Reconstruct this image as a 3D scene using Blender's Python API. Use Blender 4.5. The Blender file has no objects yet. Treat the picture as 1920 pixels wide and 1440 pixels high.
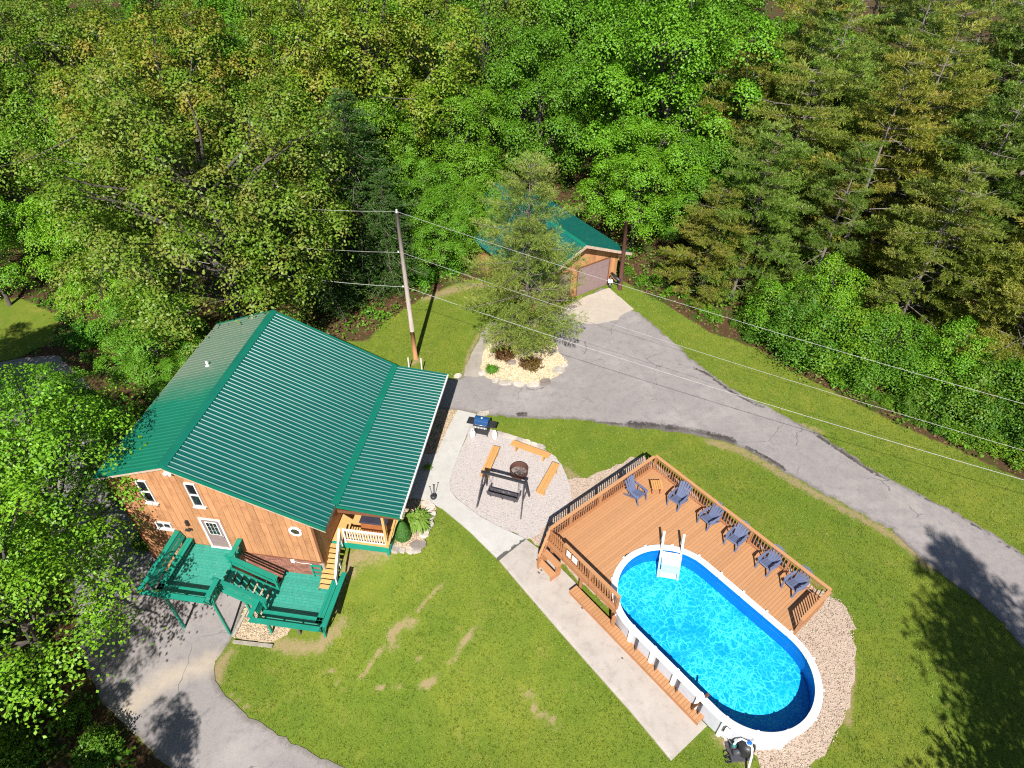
import bpy, math, random
import numpy as np
from mathutils import Vector, Matrix
from mathutils.geometry import delaunay_2d_cdt
SC = bpy.context.scene
COL = SC.collection
R = math.radians
random.seed(7)

# ---------------------------------------------------------------- camera, sky, sun, exposure
cam = bpy.data.cameras.new('camera'); camo = bpy.data.objects.new('camera', cam); COL.objects.link(camo)
cam.sensor_fit = 'HORIZONTAL'; cam.sensor_width = 36.0; cam.lens = 22.953
cam.clip_start = 0.5; cam.clip_end = 900.0
PITCH, ROLL, CAMH = 0.72352, 0.01203, 25.5
_s, _c = math.sin(PITCH), math.cos(PITCH)
_fw = Vector((0, _c, -_s)); _up = Vector((0, _s, _c)); _rt = Vector((1, 0, 0))
_r2 = _rt*math.cos(ROLL) + _up*math.sin(ROLL); _u2 = -_rt*math.sin(ROLL) + _up*math.cos(ROLL)
camo.matrix_world = Matrix(((_r2.x, _u2.x, -_fw.x, 0), (_r2.y, _u2.y, -_fw.y, 0), (_r2.z, _u2.z, -_fw.z, CAMH), (0, 0, 0, 1)))
SC.camera = camo

SUN_EL, SUN_AZ = R(45), R(184.0)        # azimuth clockwise from +Y, where the sun stands
w = bpy.data.worlds.new('World'); SC.world = w; w.use_nodes = True
nt = w.node_tree; nt.nodes.clear()
sky = nt.nodes.new('ShaderNodeTexSky'); sky.sky_type = 'NISHITA'; sky.sun_disc = False
sky.sun_elevation = SUN_EL; sky.sun_rotation = SUN_AZ; sky.dust_density = 0.6; sky.altitude = 300
bg = nt.nodes.new('ShaderNodeBackground'); bg.inputs[1].default_value = 0.06
wo = nt.nodes.new('ShaderNodeOutputWorld')
nt.links.new(sky.outputs[0], bg.inputs[0]); nt.links.new(bg.outputs[0], wo.inputs[0])
sun = bpy.data.lights.new('sun', 'SUN'); sun.energy = 5.0; sun.angle = R(0.55); sun.color = (1.0, 0.955, 0.87)
suno = bpy.data.objects.new('sun', sun); COL.objects.link(suno)
_sd = Vector((-math.sin(SUN_AZ)*math.cos(SUN_EL), -math.cos(SUN_AZ)*math.cos(SUN_EL), -math.sin(SUN_EL)))
suno.rotation_euler = _sd.to_track_quat('-Z', 'Y').to_euler(); suno.location = (0, -40, 60)
SC.view_settings.view_transform = 'Standard'; SC.view_settings.look = 'None'
SC.view_settings.exposure = 0.80; SC.view_settings.gamma = 1.0; SC.view_settings.use_curve_mapping = False
SC.cycles.max_bounces = 6; SC.cycles.transparent_max_bounces = 12
SC.cycles.diffuse_bounces = 3; SC.cycles.glossy_bounces = 2; SC.cycles.transmission_bounces = 4
SC.cycles.use_denoising = False; SC.cycles.pixel_filter_type = 'BLACKMAN_HARRIS'; SC.cycles.filter_width = 1.15
SC.cycles.caustics_reflective = False; SC.cycles.caustics_refractive = False

# ---------------------------------------------------------------- helpers: objects
def tag(o, label=None, cat=None, group=None, kind=None):
    if label: o['label'] = label
    if cat: o['category'] = cat
    if group: o['group'] = group
    if kind: o['kind'] = kind
    return o
def thing(name, label, cat, loc=(0, 0, 0), rz=0.0, group=None):
    o = bpy.data.objects.new(name, None); COL.objects.link(o); o.empty_display_size = 0.2
    o.location = loc; o.rotation_euler = (0, 0, rz)
    return tag(o, label, cat, group)
def link(name, me, parent=None, loc=None, rot=None, scale=None):
    o = bpy.data.objects.new(name, me); COL.objects.link(o)
    if parent is not None: o.parent = parent
    if loc is not None: o.location = loc
    if rot is not None: o.rotation_euler = rot
    if scale is not None: o.scale = scale
    return o
def children(o): return [c for c in bpy.data.objects if c.parent == o]
def copy_tree(o, loc=None, rz=None, label=None, group=None, kids=None):
    c = o.copy(); COL.objects.link(c)
    if loc is not None: c.location = loc
    if rz is not None: c.rotation_euler = (0, 0, rz)
    if label: c['label'] = label
    if group: c['group'] = group
    for k in (kids if kids is not None else children(o)):
        d = k.copy(); COL.objects.link(d); d.parent = c
        for k2 in children(k):
            e = k2.copy(); COL.objects.link(e); e.parent = d
    return c

class MB:
    """collects simple solids, builds one mesh"""
    def __init__(s): s.v = []; s.f = []; s.sm = []
    def add(s, vs, fs, smooth=False):
        n = len(s.v); s.v += [tuple(p) for p in vs]; s.f += [tuple(i+n for i in f) for f in fs]; s.sm += [smooth]*len(fs); return s
    def box(s, x0, x1, y0, y1, z0, z1):
        return s.add([(x0,y0,z0),(x1,y0,z0),(x1,y1,z0),(x0,y1,z0),(x0,y0,z1),(x1,y0,z1),(x1,y1,z1),(x0,y1,z1)],
                     [(0,3,2,1),(4,5,6,7),(0,1,5,4),(1,2,6,5),(2,3,7,6),(3,0,4,7)])
    def beam(s, p, q, wd, ht, up=(0, 0, 1)):
        p = Vector(p); q = Vector(q); d = (q-p).normalized(); up = Vector(up)
        if abs(d.dot(up)) > 0.99: up = Vector((1, 0, 0))
        a = d.cross(up).normalized()*wd/2; b = a.cross(d).normalized()*ht/2
        vs = [p-a-b, p+a-b, p+a+b, p-a+b, q-a-b, q+a-b, q+a+b, q-a+b]
        return s.add(vs, [(0,3,2,1),(4,5,6,7),(0,1,5,4),(1,2,6,5),(2,3,7,6),(3,0,4,7)])
    def tube(s, pts, rad, n=8, cap=True, smooth=True):
        pts = [Vector(p) for p in pts]; rr = rad if isinstance(rad, (list, tuple)) else [rad]*len(pts)
        vs = []; fs = []
        ref = Vector((0, 0, 1)) if abs((pts[-1]-pts[0]).normalized().z) < .9 else Vector((1, 0, 0))
        for i, p in enumerate(pts):
            d = (pts[min(i+1, len(pts)-1)] - pts[max(i-1, 0)]).normalized()
            a = d.cross(ref).normalized(); b = d.cross(a)
            for k in range(n):
                t = 2*math.pi*k/n; vs.append(p + a*math.cos(t)*rr[i] + b*math.sin(t)*rr[i])
        for i in range(len(pts)-1):
            for k in range(n):
                fs.append((i*n+k, i*n+(k+1)%n, (i+1)*n+(k+1)%n, (i+1)*n+k))
        s.add(vs, fs, smooth)
        if cap:
            m = len(s.v)-len(vs)
            s.f += [tuple(m+k for k in range(n)), tuple(m+(len(pts)-1)*n+k for k in reversed(range(n)))]; s.sm += [False, False]
        return s
    def lathe(s, prof, n=20, c=(0, 0, 0), smooth=True):
        vs = []; fs = []
        for r, z in prof:
            for k in range(n):
                t = 2*math.pi*k/n; vs.append((c[0]+r*math.cos(t), c[1]+r*math.sin(t), c[2]+z))
        for i in range(len(prof)-1):
            for k in range(n): fs.append((i*n+k, i*n+(k+1)%n, (i+1)*n+(k+1)%n, (i+1)*n+k))
        return s.add(vs, fs, smooth)
    def prism(s, poly, z0, z1):
        n = len(poly)
        vs = [(x, y, z0) for x, y in poly] + [(x, y, z1) for x, y in poly]
        fs = [tuple(reversed(range(n))), tuple(range(n, 2*n))] + [(i, (i+1)%n, n+(i+1)%n, n+i) for i in range(n)]
        return s.add(vs, fs)
    def prism_y(s, poly, y0, y1):
        """polygon in x,z extruded along y"""
        n = len(poly)
        vs = [(x, y0, z) for x, z in poly] + [(x, y1, z) for x, z in poly]
        fs = [tuple(range(n)), tuple(reversed(range(n, 2*n)))] + [((i+1)%n, i, n+i, n+(i+1)%n) for i in range(n)]
        return s.add(vs, fs)
    def mesh(s, name, mat):
        me = bpy.data.meshes.new(name); me.from_pydata(s.v, [], s.f)
        me.polygons.foreach_set('use_smooth', s.sm)
        if mat: me.materials.append(mat)
        me.update(); return me
    def build(s, name, mat, parent=None, loc=None, rot=None, bevel=0):
        o = link(name, s.mesh(name, mat), parent, loc, rot)
        if bevel:
            b = o.modifiers.new('bevel', 'BEVEL'); b.width = bevel; b.segments = 2; b.limit_method = 'ANGLE'
        return o
def box_mesh(name, mat, x0, x1, y0, y1, z0, z1): return MB().box(x0, x1, y0, y1, z0, z1).mesh(name, mat)
def mesh_np(name, V, F, mat, smooth=False):
    """V (n,3), F (m,k) arrays"""
    V = np.asarray(V, np.float32); F = np.asarray(F, np.int32); k = F.shape[1]
    me = bpy.data.meshes.new(name); me.vertices.add(len(V)); me.vertices.foreach_set('co', V.ravel())
    me.loops.add(F.size); me.loops.foreach_set('vertex_index', F.ravel())
    me.polygons.add(len(F)); me.polygons.foreach_set('loop_start', np.arange(0, F.size, k, dtype=np.int32))
    if smooth: me.polygons.foreach_set('use_smooth', np.ones(len(F), bool))
    me.update(calc_edges=True); me.validate()
    if mat: me.materials.append(mat)
    return me

# ---------------------------------------------------------------- helpers: materials
class NT:
    def __init__(s, name):
        s.m = bpy.data.materials.new(name); s.m.use_nodes = True; s.t = s.m.node_tree; s.t.nodes.clear()
        s.out = s.n('ShaderNodeOutputMaterial')
    def n(s, typ, **kw):
        nd = s.t.nodes.new(typ)
        for k, v in kw.items(): setattr(nd, k, v)
        return nd
    def set(s, sock, v):
        if isinstance(v, bpy.types.NodeSocket): s.t.links.new(v, sock)
        elif isinstance(v, (tuple, list)) and len(v) == 3 and sock.type == 'RGBA': sock.default_value = (*v, 1)
        else: sock.default_value = v
    def coord(s, which='Object', scale=(1, 1, 1)):
        c = s.n('ShaderNodeTexCoord'); m = s.n('ShaderNodeMapping'); s.t.links.new(c.outputs[which], m.inputs[0]); m.inputs['Scale'].default_value = scale
        return m.outputs[0]
    def offs(s, vec, amount=37.0):
        """shift a coordinate by the object's own random number"""
        oi = s.n('ShaderNodeObjectInfo'); a = s.n('ShaderNodeVectorMath', operation='ADD'); m = s.math('MULTIPLY', oi.outputs['Random'], amount)
        s.t.links.new(vec, a.inputs[0]); s.t.links.new(m, a.inputs[1]); return a.outputs[0]
    def noise(s, vec, scale, detail=4, rough=.55, dist=0):
        nd = s.n('ShaderNodeTexNoise'); s.t.links.new(vec, nd.inputs['Vector'])
        nd.inputs['Scale'].default_value = scale; nd.inputs['Detail'].default_value = detail; nd.inputs['Roughness'].default_value = rough; nd.inputs['Distortion'].default_value = dist
        return nd.outputs['Fac']
    def math(s, op, a, b=None, clamp=False):
        nd = s.n('ShaderNodeMath', operation=op, use_clamp=clamp); s.set(nd.inputs[0], a)
        if b is not None: s.set(nd.inputs[1], b)
        return nd.outputs[0]
    def ramp(s, fac, lo, hi):
        nd = s.n('ShaderNodeMapRange'); s.t.links.new(fac, nd.inputs[0]); nd.inputs[1].default_value = lo; nd.inputs[2].default_value = hi
        return nd.outputs[0]
    def mix(s, fac, a, b, mode='MIX'):
        nd = s.n('ShaderNodeMix', data_type='RGBA', blend_type=mode); s.set(nd.inputs[0], fac); s.set(nd.inputs[6], a); s.set(nd.inputs[7], b)
        return nd.outputs[2]
    def attr(s, name):
        nd = s.n('ShaderNodeAttribute', attribute_name=name); return nd.outputs['Fac']
    def bump(s, height, strength=.3, dist=.02):
        nd = s.n('ShaderNodeBump'); nd.inputs['Strength'].default_value = strength; nd.inputs['Distance'].default_value = dist
        s.t.links.new(height, nd.inputs['Height']); return nd.outputs[0]
    def principled(s, color, rough=.7, spec=.4, metallic=0, normal=None, **kw):
        p = s.n('ShaderNodeBsdfPrincipled'); s.set(p.inputs['Base Color'], color); s.set(p.inputs['Roughness'], rough)
        p.inputs['Specular IOR Level'].default_value = spec; p.inputs['Metallic'].default_value = metallic
        if normal is not None: s.t.links.new(normal, p.inputs['Normal'])
        for k, v in kw.items(): s.set(p.inputs[k], v)
        return p.outputs[0]
    def done(s, shader): s.t.links.new(shader, s.out.inputs[0]); return s.m
def dark(c, k): return tuple(x*k for x in c)

def simple(name, c1, c2=None, scale=6, stretch=(1, 1, 1), rough=.7, spec=.35, rand=.0, metallic=0, bump=0, bscale=None, wear=None, wear_amt=.62, island=False):
    """two-tone noise material; rand = value change from object to object; wear = colour of worn spots"""
    t = NT(name); c2 = c2 or dark(c1, .75)
    v = t.offs(t.coord('Object', stretch)); f = t.ramp(t.noise(v, scale, 5, .6), .3, .7); col = t.mix(f, c1, c2)
    if wear: col = t.mix(t.ramp(t.noise(v, scale*1.7, 6, .7), wear_amt, wear_amt+.08), col, wear)
    if rand:
        if island: r_ = t.n('ShaderNodeNewGeometry').outputs['Random Per Island']
        else: r_ = t.n('ShaderNodeObjectInfo').outputs['Random']
        k = t.n('ShaderNodeMapRange'); t.t.links.new(r_, k.inputs[0]); k.inputs[3].default_value = 1-rand; k.inputs[4].default_value = 1+rand
        hs = t.n('ShaderNodeHueSaturation'); t.t.links.new(k.outputs[0], hs.inputs['Value']); t.t.links.new(col, hs.inputs['Color']); col = hs.outputs[0]
    nrm = t.bump(t.noise(v, bscale or scale*4, 5, .7), bump, .01) if bump else None
    return t.done(t.principled(col, rough, spec, metallic, nrm))

# ---- surveyed outlines and ground heights, in metres
OUT = {"upper": [[-4.45, 26.68], [-3.05, 26.55], [-1.62, 26.22], [0.02, 26.08], [1.21, 25.98], [2.99, 26.01], [4.46, 25.82], [5.9, 25.43], [7.92, 25.22], [9.9, 24.88], [12.05, 24.2], [13.42, 22.97], [14.68, 21.7], [15.92, 20.63], [17.11, 19.63], [18.19, 18.56], [18.78, 17.11], [19.63, 15.9], [20.33, 15.01], [20.8, 13.8], [21.02, 12.66], [21.98, 8.74], [25.77, 11.23], [24.07, 16.63], [23.56, 17.41], [22.76, 18.63], [21.61, 19.85], [20.31, 20.99], [18.94, 22.19], [17.85, 23.65], [16.66, 25.12], [15.54, 26.22], [14.35, 27.29], [12.87, 28.73], [11.41, 30.8], [10.2, 33.18], [9.13, 35.17], [8.17, 36.68], [6.35, 39.27], [3.57, 36.9], [1.37, 35.31], [-1.53, 34.95], [-2.37, 32.11], [-2.84, 30.03], [-2.93, 29.34], [-3.48, 29.14], [-4.22, 29.56]],
 "apron": [[6.77, 39.28], [8.2, 36.68], [7.28, 35.92], [6.97, 35.43], [5.58, 34.92], [4.35, 35.01], [3.18, 36.27], [4.16, 37.49]],
 "island": [[-0.92, 34.55], [-1.64, 32.39], [-1.89, 30.3], [-1.73, 29.61], [-0.95, 29.04], [0.47, 28.83], [1.57, 28.85], [2.21, 29.1], [2.78, 29.74], [3.23, 30.5], [3.39, 30.91], [2.81, 31.94], [2.69, 33.03], [2.05, 34.44], [0.66, 35.3]],
 "strip": [[-1.53, 34.95], [-0.92, 34.55], [-1.64, 32.39], [-1.89, 30.3], [-1.73, 29.61], [-2.23, 29.4], [-2.87, 29.49], [-2.86, 30.28], [-2.37, 32.11], [-1.94, 33.78]],
 "walk": [[-3.02, 26.55], [-1.98, 26.22], [-2.26, 25.29], [-2.51, 24.16], [-2.75, 23.12], [-2.97, 22.02], [-3.08, 21.31], [-2.98, 20.73], [-2.66, 20.27], [-1.46, 19.2], [-0.37, 18.53], [0.73, 17.95], [-0.51, 16.82], [-1.92, 18.37], [-3.28, 19.64], [-3.83, 19.96], [-4.25, 20.18], [-5.13, 20.29], [-4.78, 23.24], [-3.93, 23.2], [-3.62, 24.48], [-3.36, 25.5]],
 "slab": [[0.73, 17.95], [-0.51, 16.82], [1.03, 14.81], [3.11, 12.16], [4.58, 10.34], [5.85, 8.62], [7.38, 9.81], [6.13, 11.2], [4.52, 13.35], [2.91, 15.67], [1.79, 17.02]],
 "eave_gravel": [[-4.45, 26.68], [-3.02, 26.55], [-3.36, 25.5], [-3.62, 24.48], [-3.93, 23.2], [-4.78, 23.24]],
 "pit": [[-1.97, 26.05], [-2.26, 25.29], [-2.51, 24.16], [-2.75, 23.12], [-2.97, 22.02], [-3.08, 21.31], [-2.98, 20.73], [-2.66, 20.27], [-1.46, 19.2], [-0.37, 18.53], [0.73, 17.95], [1.15, 18.08], [1.47, 18.56], [2.12, 19.25], [2.89, 20.06], [2.91, 21.41], [2.67, 22.58], [2.15, 23.39], [1.18, 24.06], [0.03, 24.52], [-0.84, 24.82], [-1.28, 25.1]],
 "poolbed": [[0.83, 18.01], [1.62, 19.56], [2.7, 21.4], [3.19, 21.94], [3.85, 21.66], [5.14, 22.4], [6.93, 23.39], [7.77, 22.51], [11.12, 18.46], [13.63, 15.22], [14.24, 15.18], [14.46, 14.19], [13.97, 12.57], [12.99, 10.68], [11.96, 9.34], [10.78, 8.44], [9.68, 7.93], [8.96, 8.01], [9.0, 8.86], [7.72, 9.57], [7.45, 10.13], [4.4, 14.3], [2.49, 16.61]],
 "lower": [[-12.54, 14.25], [-12.81, 13.95], [-13.02, 13.42], [-12.89, 12.84], [-12.26, 12.11], [-11.23, 11.38], [-9.9, 10.66], [-8.43, 9.98], [-6.53, 9.2], [-4.69, 8.39], [-10.84, 8.11], [-13.52, 9.27], [-14.8, 10.11], [-15.9, 10.83], [-16.97, 11.46], [-18.16, 12.71], [-19.05, 13.65], [-20.15, 15.51], [-21.18, 16.76], [-21.95, 17.62], [-24.4, 20.79], [-27.36, 24.51], [-30.56, 27.9], [-34.77, 30.45], [-36.57, 33.31], [-33.55, 34.33], [-31.17, 34.71], [-25.58, 29.8], [-20.41, 23.53], [-17.17, 19.93], [-14.54, 18.0], [-12.31, 16.79], [-12.36, 15.56]],
 "deckgravel": [[-12.42, 14.44], [-10.7, 14.13], [-9.89, 14.4], [-9.33, 16.47], [-12.14, 17.16], [-12.36, 15.56]],
 "plantbed": [[-5.08, 18.0], [-5.48, 17.73], [-5.21, 17.48], [-4.7, 17.39], [-4.22, 17.53], [-3.89, 17.98], [-3.83, 18.7], [-3.71, 19.23], [-3.49, 19.64], [-4.11, 20.12], [-5.05, 20.29], [-5.17, 19.3]],
 "lawn": [[-14.69, 33.75], [-11.0, 33.17], [-9.24, 33.02], [-8.36, 35.19], [-6.33, 37.66], [-4.26, 39.52], [-2.21, 40.48], [1.45, 40.57], [7.8, 40.35], [10.85, 36.87], [12.81, 34.19], [15.49, 32.56], [17.36, 30.01], [19.69, 27.7], [21.82, 25.58], [23.92, 23.9], [26.36, 21.77], [34.04, 15.96], [23.06, 3.4], [-4.26, 3.46], [-10.84, 8.11], [-13.52, 9.27], [-15.9, 10.83], [-19.05, 13.65], [-15.12, 19.77], [-9.09, 17.95]],
 "leftlawn": [[-40.78, 41.34], [-37.54, 41.37], [-33.64, 39.38], [-32.35, 36.2], [-33.92, 34.33], [-36.57, 33.31]]}
MARK = {"scars": [[[[-2.96, 15.92], [-3.23, 15.74], [-3.5, 15.53], [-3.82, 15.2], [-4.06, 14.83]], 0.09], [[[-4.17, 14.45], [-4.44, 14.48], [-4.84, 14.32], [-5.15, 13.97], [-4.97, 13.64]], 0.24], [[[-5.5, 13.44], [-5.8, 13.1], [-6.01, 12.69]], 0.13], [[[-6.26, 12.53], [-6.36, 12.3]], 0.08], [[[-1.28, 14.11], [-1.73, 13.72]], 0.11], [[[-1.66, 13.53], [-1.98, 13.44], [-2.16, 12.98], [-2.46, 12.65]], 0.13], [[[-2.91, 12.4], [-3.16, 12.25]], 0.08], [[[-3.02, 12.18], [-3.33, 11.97], [-3.59, 11.99]], 0.17], [[[-4.51, 11.92], [-4.71, 11.93]], 0.1], [[[-5.25, 12.0], [-5.52, 12.04]], 0.08], [[[-7.33, 12.47], [-7.29, 12.23]], 0.07], [[[0.57, 11.51], [0.82, 11.21]], 0.08], [[[0.94, 11.14], [1.12, 11.07], [1.03, 10.81], [0.96, 10.6], [1.47, 10.41], [1.76, 10.25], [1.9, 10.07]], 0.14], [[[-3.82, 12.98], [-3.75, 12.94]], 0.12], [[[-2.05, 10.11], [-1.92, 10.08]], 0.08], [[[-1.3, 9.86], [-1.17, 9.82]], 0.07], [[[-7.74, 12.85], [-7.51, 12.72]], 0.08]], "dirt": [[[[10.66, 24.38], [12.22, 23.74], [13.34, 22.71], [14.59, 21.42], [15.82, 20.36], [17.0, 19.35], [18.26, 18.14], [18.87, 16.78]], 0.3], [[[-5.72, 17.57], [-6.64, 17.63], [-7.29, 17.52], [-7.58, 16.85]], 0.5], [[[-7.74, 16.28], [-7.84, 15.13]], 0.18], [[[-10.3, 14.02], [-9.26, 13.78], [-8.28, 13.77], [-7.46, 14.64]], 0.35], [[[-12.46, 13.77], [-12.75, 13.18], [-12.6, 12.61]], 0.3], [[[-11.89, 12.03], [-10.77, 11.38]], 0.1], [[[13.24, 27.72], [13.77, 26.84], [13.95, 26.41]], 0.2], [[[16.01, 25.81], [16.98, 25.21]], 0.18], [[[17.0, 23.63], [18.54, 22.54]], 0.12], [[[7.44, 22.18], [11.12, 18.46], [14.0, 15.3]], 0.12], [[[-5.98, 37.8], [-3.85, 39.05], [-2.36, 39.43]], 0.5], [[[-6.05, 30.75], [-5.75, 30.99]], 0.25], [[[-2.89, 29.78], [-2.69, 31.84], [-1.96, 34.36]], 0.15], [[[2.8, 22.29], [3.8, 21.07], [2.64, 19.41]], 0.25], [[[7.77, 9.38], [8.57, 8.68]], 0.3], [[[13.8, 12.35], [12.66, 9.9]], 0.15]], "sand": [[[[-12.95, 13.42], [-13.89, 13.07], [-14.88, 12.61], [-15.69, 11.81], [-16.12, 11.03]], 0.5]], "crumble": [[[[6.65, 25.52], [7.95, 25.38], [9.93, 25.0], [11.15, 24.62], [11.81, 24.4]], 0.34], [[[4.17, 25.82], [6.78, 25.44]], 0.1], [[[11.03, 30.54], [11.85, 29.81], [12.79, 28.4], [14.29, 27.07]], 0.1], [[[16.62, 25.0], [17.78, 23.46], [18.7, 22.26]], 0.14], [[[18.7, 22.26], [20.27, 20.89], [21.58, 19.79], [23.51, 17.32]], 0.06], [[[12.56, 23.94], [13.46, 23.12], [14.1, 22.47]], 0.16], [[[0.38, 26.26], [0.77, 26.27]], 0.18]], "cracks": [[[[5.33, 12.91], [4.39, 12.23], [3.45, 11.76]], 0.02], [[[0.71, 17.95], [-0.51, 16.82]], 0.025], [[[-1.33, 19.14], [-2.19, 18.72]], 0.02], [[[4.26, 15.17], [2.71, 14.28]], 0.012], [[[2.03, 16.88], [1.29, 16.18]], 0.02]]}
CTL = [[-15.0, 14.67, -2.9], [-12.58, 14.4, -2.85], [-10.64, 14.17, -2.55], [-8.13, 13.87, -2.1], [-12.9, 12.95, -2.95], [-8.25, 9.23, -3.05], [-16.01, 12.02, -3.0], [-19.53, 17.07, -3.0], [-21.07, 14.29, -2.9], [-20.2, 9.76, -2.7], [-31.22, 32.77, -3.0], [-36.42, 38.69, -3.0], [-24.17, 23.69, -3.0], [-6.54, 9.2, -2.9], [-11.0, 11.38, -2.9], [-0.45, 9.59, -1.6], [-0.63, 16.86, -0.02], [1.03, 14.76, -0.02], [3.1, 12.12, -0.02], [4.92, 9.92, -0.02], [5.89, 8.66, -0.02], [-5.56, 14.93, -1.35], [-6.77, 11.87, -2.4], [-4.27, 16.63, -0.6], [-5.54, 17.83, -0.2], [-3.2, 18.72, -0.02], [-7.58, 17.7, -1.0], [-6.3, 17.01, -0.8], [-2.66, 26.12, 0.0], [-4.25, 21.47, 0.0], [1.26, 28.89, 0.0], [10.93, 30.04, 0.0], [-5.93, 31.14, 0.0], [-9.26, 35.23, -0.1], [-11.98, 34.56, -0.3], [-15.86, 38.35, -0.6], [-20.65, 39.58, -1.5], [-28.91, 41.33, -2.8], [-22.13, 29.72, -2.9], [6.96, 37.94, 0.0], [7.01, 46.14, 0.0], [-2.58, 44.26, 0.0], [19.19, 35.68, 0.0], [25.64, 21.93, 0.0], [18.43, 9.23, 0.0], [12.3, 8.46, 0.0], [13.64, 18.49, 0.0], [2.41, 19.89, 0.0], [8.55, 25.47, 0.0], [9.45, 8.43, -0.0], [-60.0, 90.0, -1.0], [0.0, 100.0, 0.5], [60.0, 90.0, 0.5], [60.0, 30.0, 0.0], [40.0, -20.0, 0.0], [0.0, -20.0, -2.0], [-25.0, -10.0, -3.0], [-60.0, 30.0, -3.0], [20.0, -5.0, -0.2], [-40.0, 0.0, -2.5], [-45.0, 60.0, -2.5], [-30.0, 45.0, -2.6], [0.0, 60.0, 0.0], [30.0, 60.0, 0.0], [60.0, 60.0, 0.0], [10.0, 2.0, -0.3], [60.0, -20.0, 0.0]]
WIRES = [[29.49, 15.09, 7.62], [29.49, 15.09, 5.46], [29.49, 15.09, 4.13]]
STONES = {"island": [[-1.77, 29.76, 0.3, 0.22, 0.3], [-0.95, 29.09, 0.3, 0.2, 0], [-0.38, 28.91, 0.42, 0.24, 0], [0.41, 28.78, 0.4, 0.22, -0.05], [1.26, 28.8, 0.45, 0.2, 0], [2.79, 30.09, 0.42, 0.34, 0.6], [-3.25, 29.48, 0.25, 0.15, 0.2], [2.64, 31.94, 0.25, 0.2, 0.5], [3.17, 30.6, 0.25, 0.2, 0.5]], "plant": [[-4.09, 19.95, 0.25, 0.2, 0.3], [-3.91, 19.7, 0.3, 0.22, 0.6], [-3.81, 19.22, 0.32, 0.25, 0.9], [-3.86, 18.76, 0.3, 0.28, 1.2], [-4.01, 18.5, 0.35, 0.22, 0.2], [-4.04, 18.21, 0.3, 0.25, 0.2], [-5.28, 17.51, 0.3, 0.22, 0.1], [-4.58, 17.43, 0.22, 0.2, 0.0], [-4.31, 17.44, 0.25, 0.16, 0.3], [-4.95, 17.43, 0.18, 0.15, 0.4]], "pit": [[-1.71, 26.18, 0.28, 0.2, 0.1], [-1.47, 26.31, 0.25, 0.15, 0.3], [-0.55, 24.71, 0.3, 0.13, -0.3], [-0.2, 24.59, 0.3, 0.12, -0.3], [0.12, 24.44, 0.3, 0.12, -0.3], [0.47, 24.29, 0.3, 0.12, -0.35], [0.84, 24.14, 0.35, 0.13, -0.4], [1.23, 23.95, 0.3, 0.13, -0.4], [1.57, 23.84, 0.3, 0.13, -0.4]], "big": [[-4.24, 17.72, 1, 1, 0], [1.95, 28.95, 1, 1, 0], [-0.01, 30.69, 1, 1, 0]]}

# ---------------------------------------------------------------- terrain shape (metres)
_C = np.array(CTL); _XY = _C[:, :2]
_D = np.sqrt((_XY[:, None, 0]-_XY[None, :, 0])**2 + (_XY[:, None, 1]-_XY[None, :, 1])**2 + 1.0)
_W = np.linalg.solve(_D - 1e-2*np.eye(len(_C)), _C[:, 2])
def H(x, y):
    x = np.asarray(x, float); y = np.asarray(y, float); sh = x.shape; x = x.ravel(); y = y.ravel(); out = np.empty(len(x))
    for i in range(0, len(x), 20000):
        out[i:i+20000] = np.sqrt((x[i:i+20000, None]-_XY[:, 0])**2 + (y[i:i+20000, None]-_XY[:, 1])**2 + 1.0) @ _W
    return np.minimum(out, 0.0).reshape(sh)
def h1(x, y): return float(H(np.array([x]), np.array([y]))[0])
def inside(px, py, poly):
    px = np.asarray(px); py = np.asarray(py); r = np.zeros(px.shape, bool); n = len(poly)
    for i in range(n):
        x0, y0 = poly[i]; x1, y1 = poly[(i+1) % n]
        if y0 == y1: continue
        c = ((y0 > py) != (y1 > py)) & (px < (x1-x0)*(py-y0)/(y1-y0)+x0); r ^= c
    return r
def dseg(px, py, poly, closed=False):
    d = np.full(np.shape(px), 1e9); n = len(poly)
    for i in range(n if closed else n-1):
        x0, y0 = poly[i]; x1, y1 = poly[(i+1) % n]; dx, dy = x1-x0, y1-y0; L = dx*dx+dy*dy+1e-9
        t = np.clip(((px-x0)*dx+(py-y0)*dy)/L, 0, 1); d = np.minimum(d, np.hypot(px-x0-t*dx, py-y0-t*dy))
    return d
def mark(px, py, key, soft=1.9):
    m = np.zeros(np.shape(px))
    for pl, r in MARK[key]: m = np.maximum(m, 1 - dseg(px, py, pl)/(r*soft))
    return np.clip(m, 0, 1)
def fattr(me, name, arr):
    a = me.attributes.new(name, 'FLOAT', 'POINT'); a.data.foreach_set('value', np.asarray(arr, np.float32))

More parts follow.
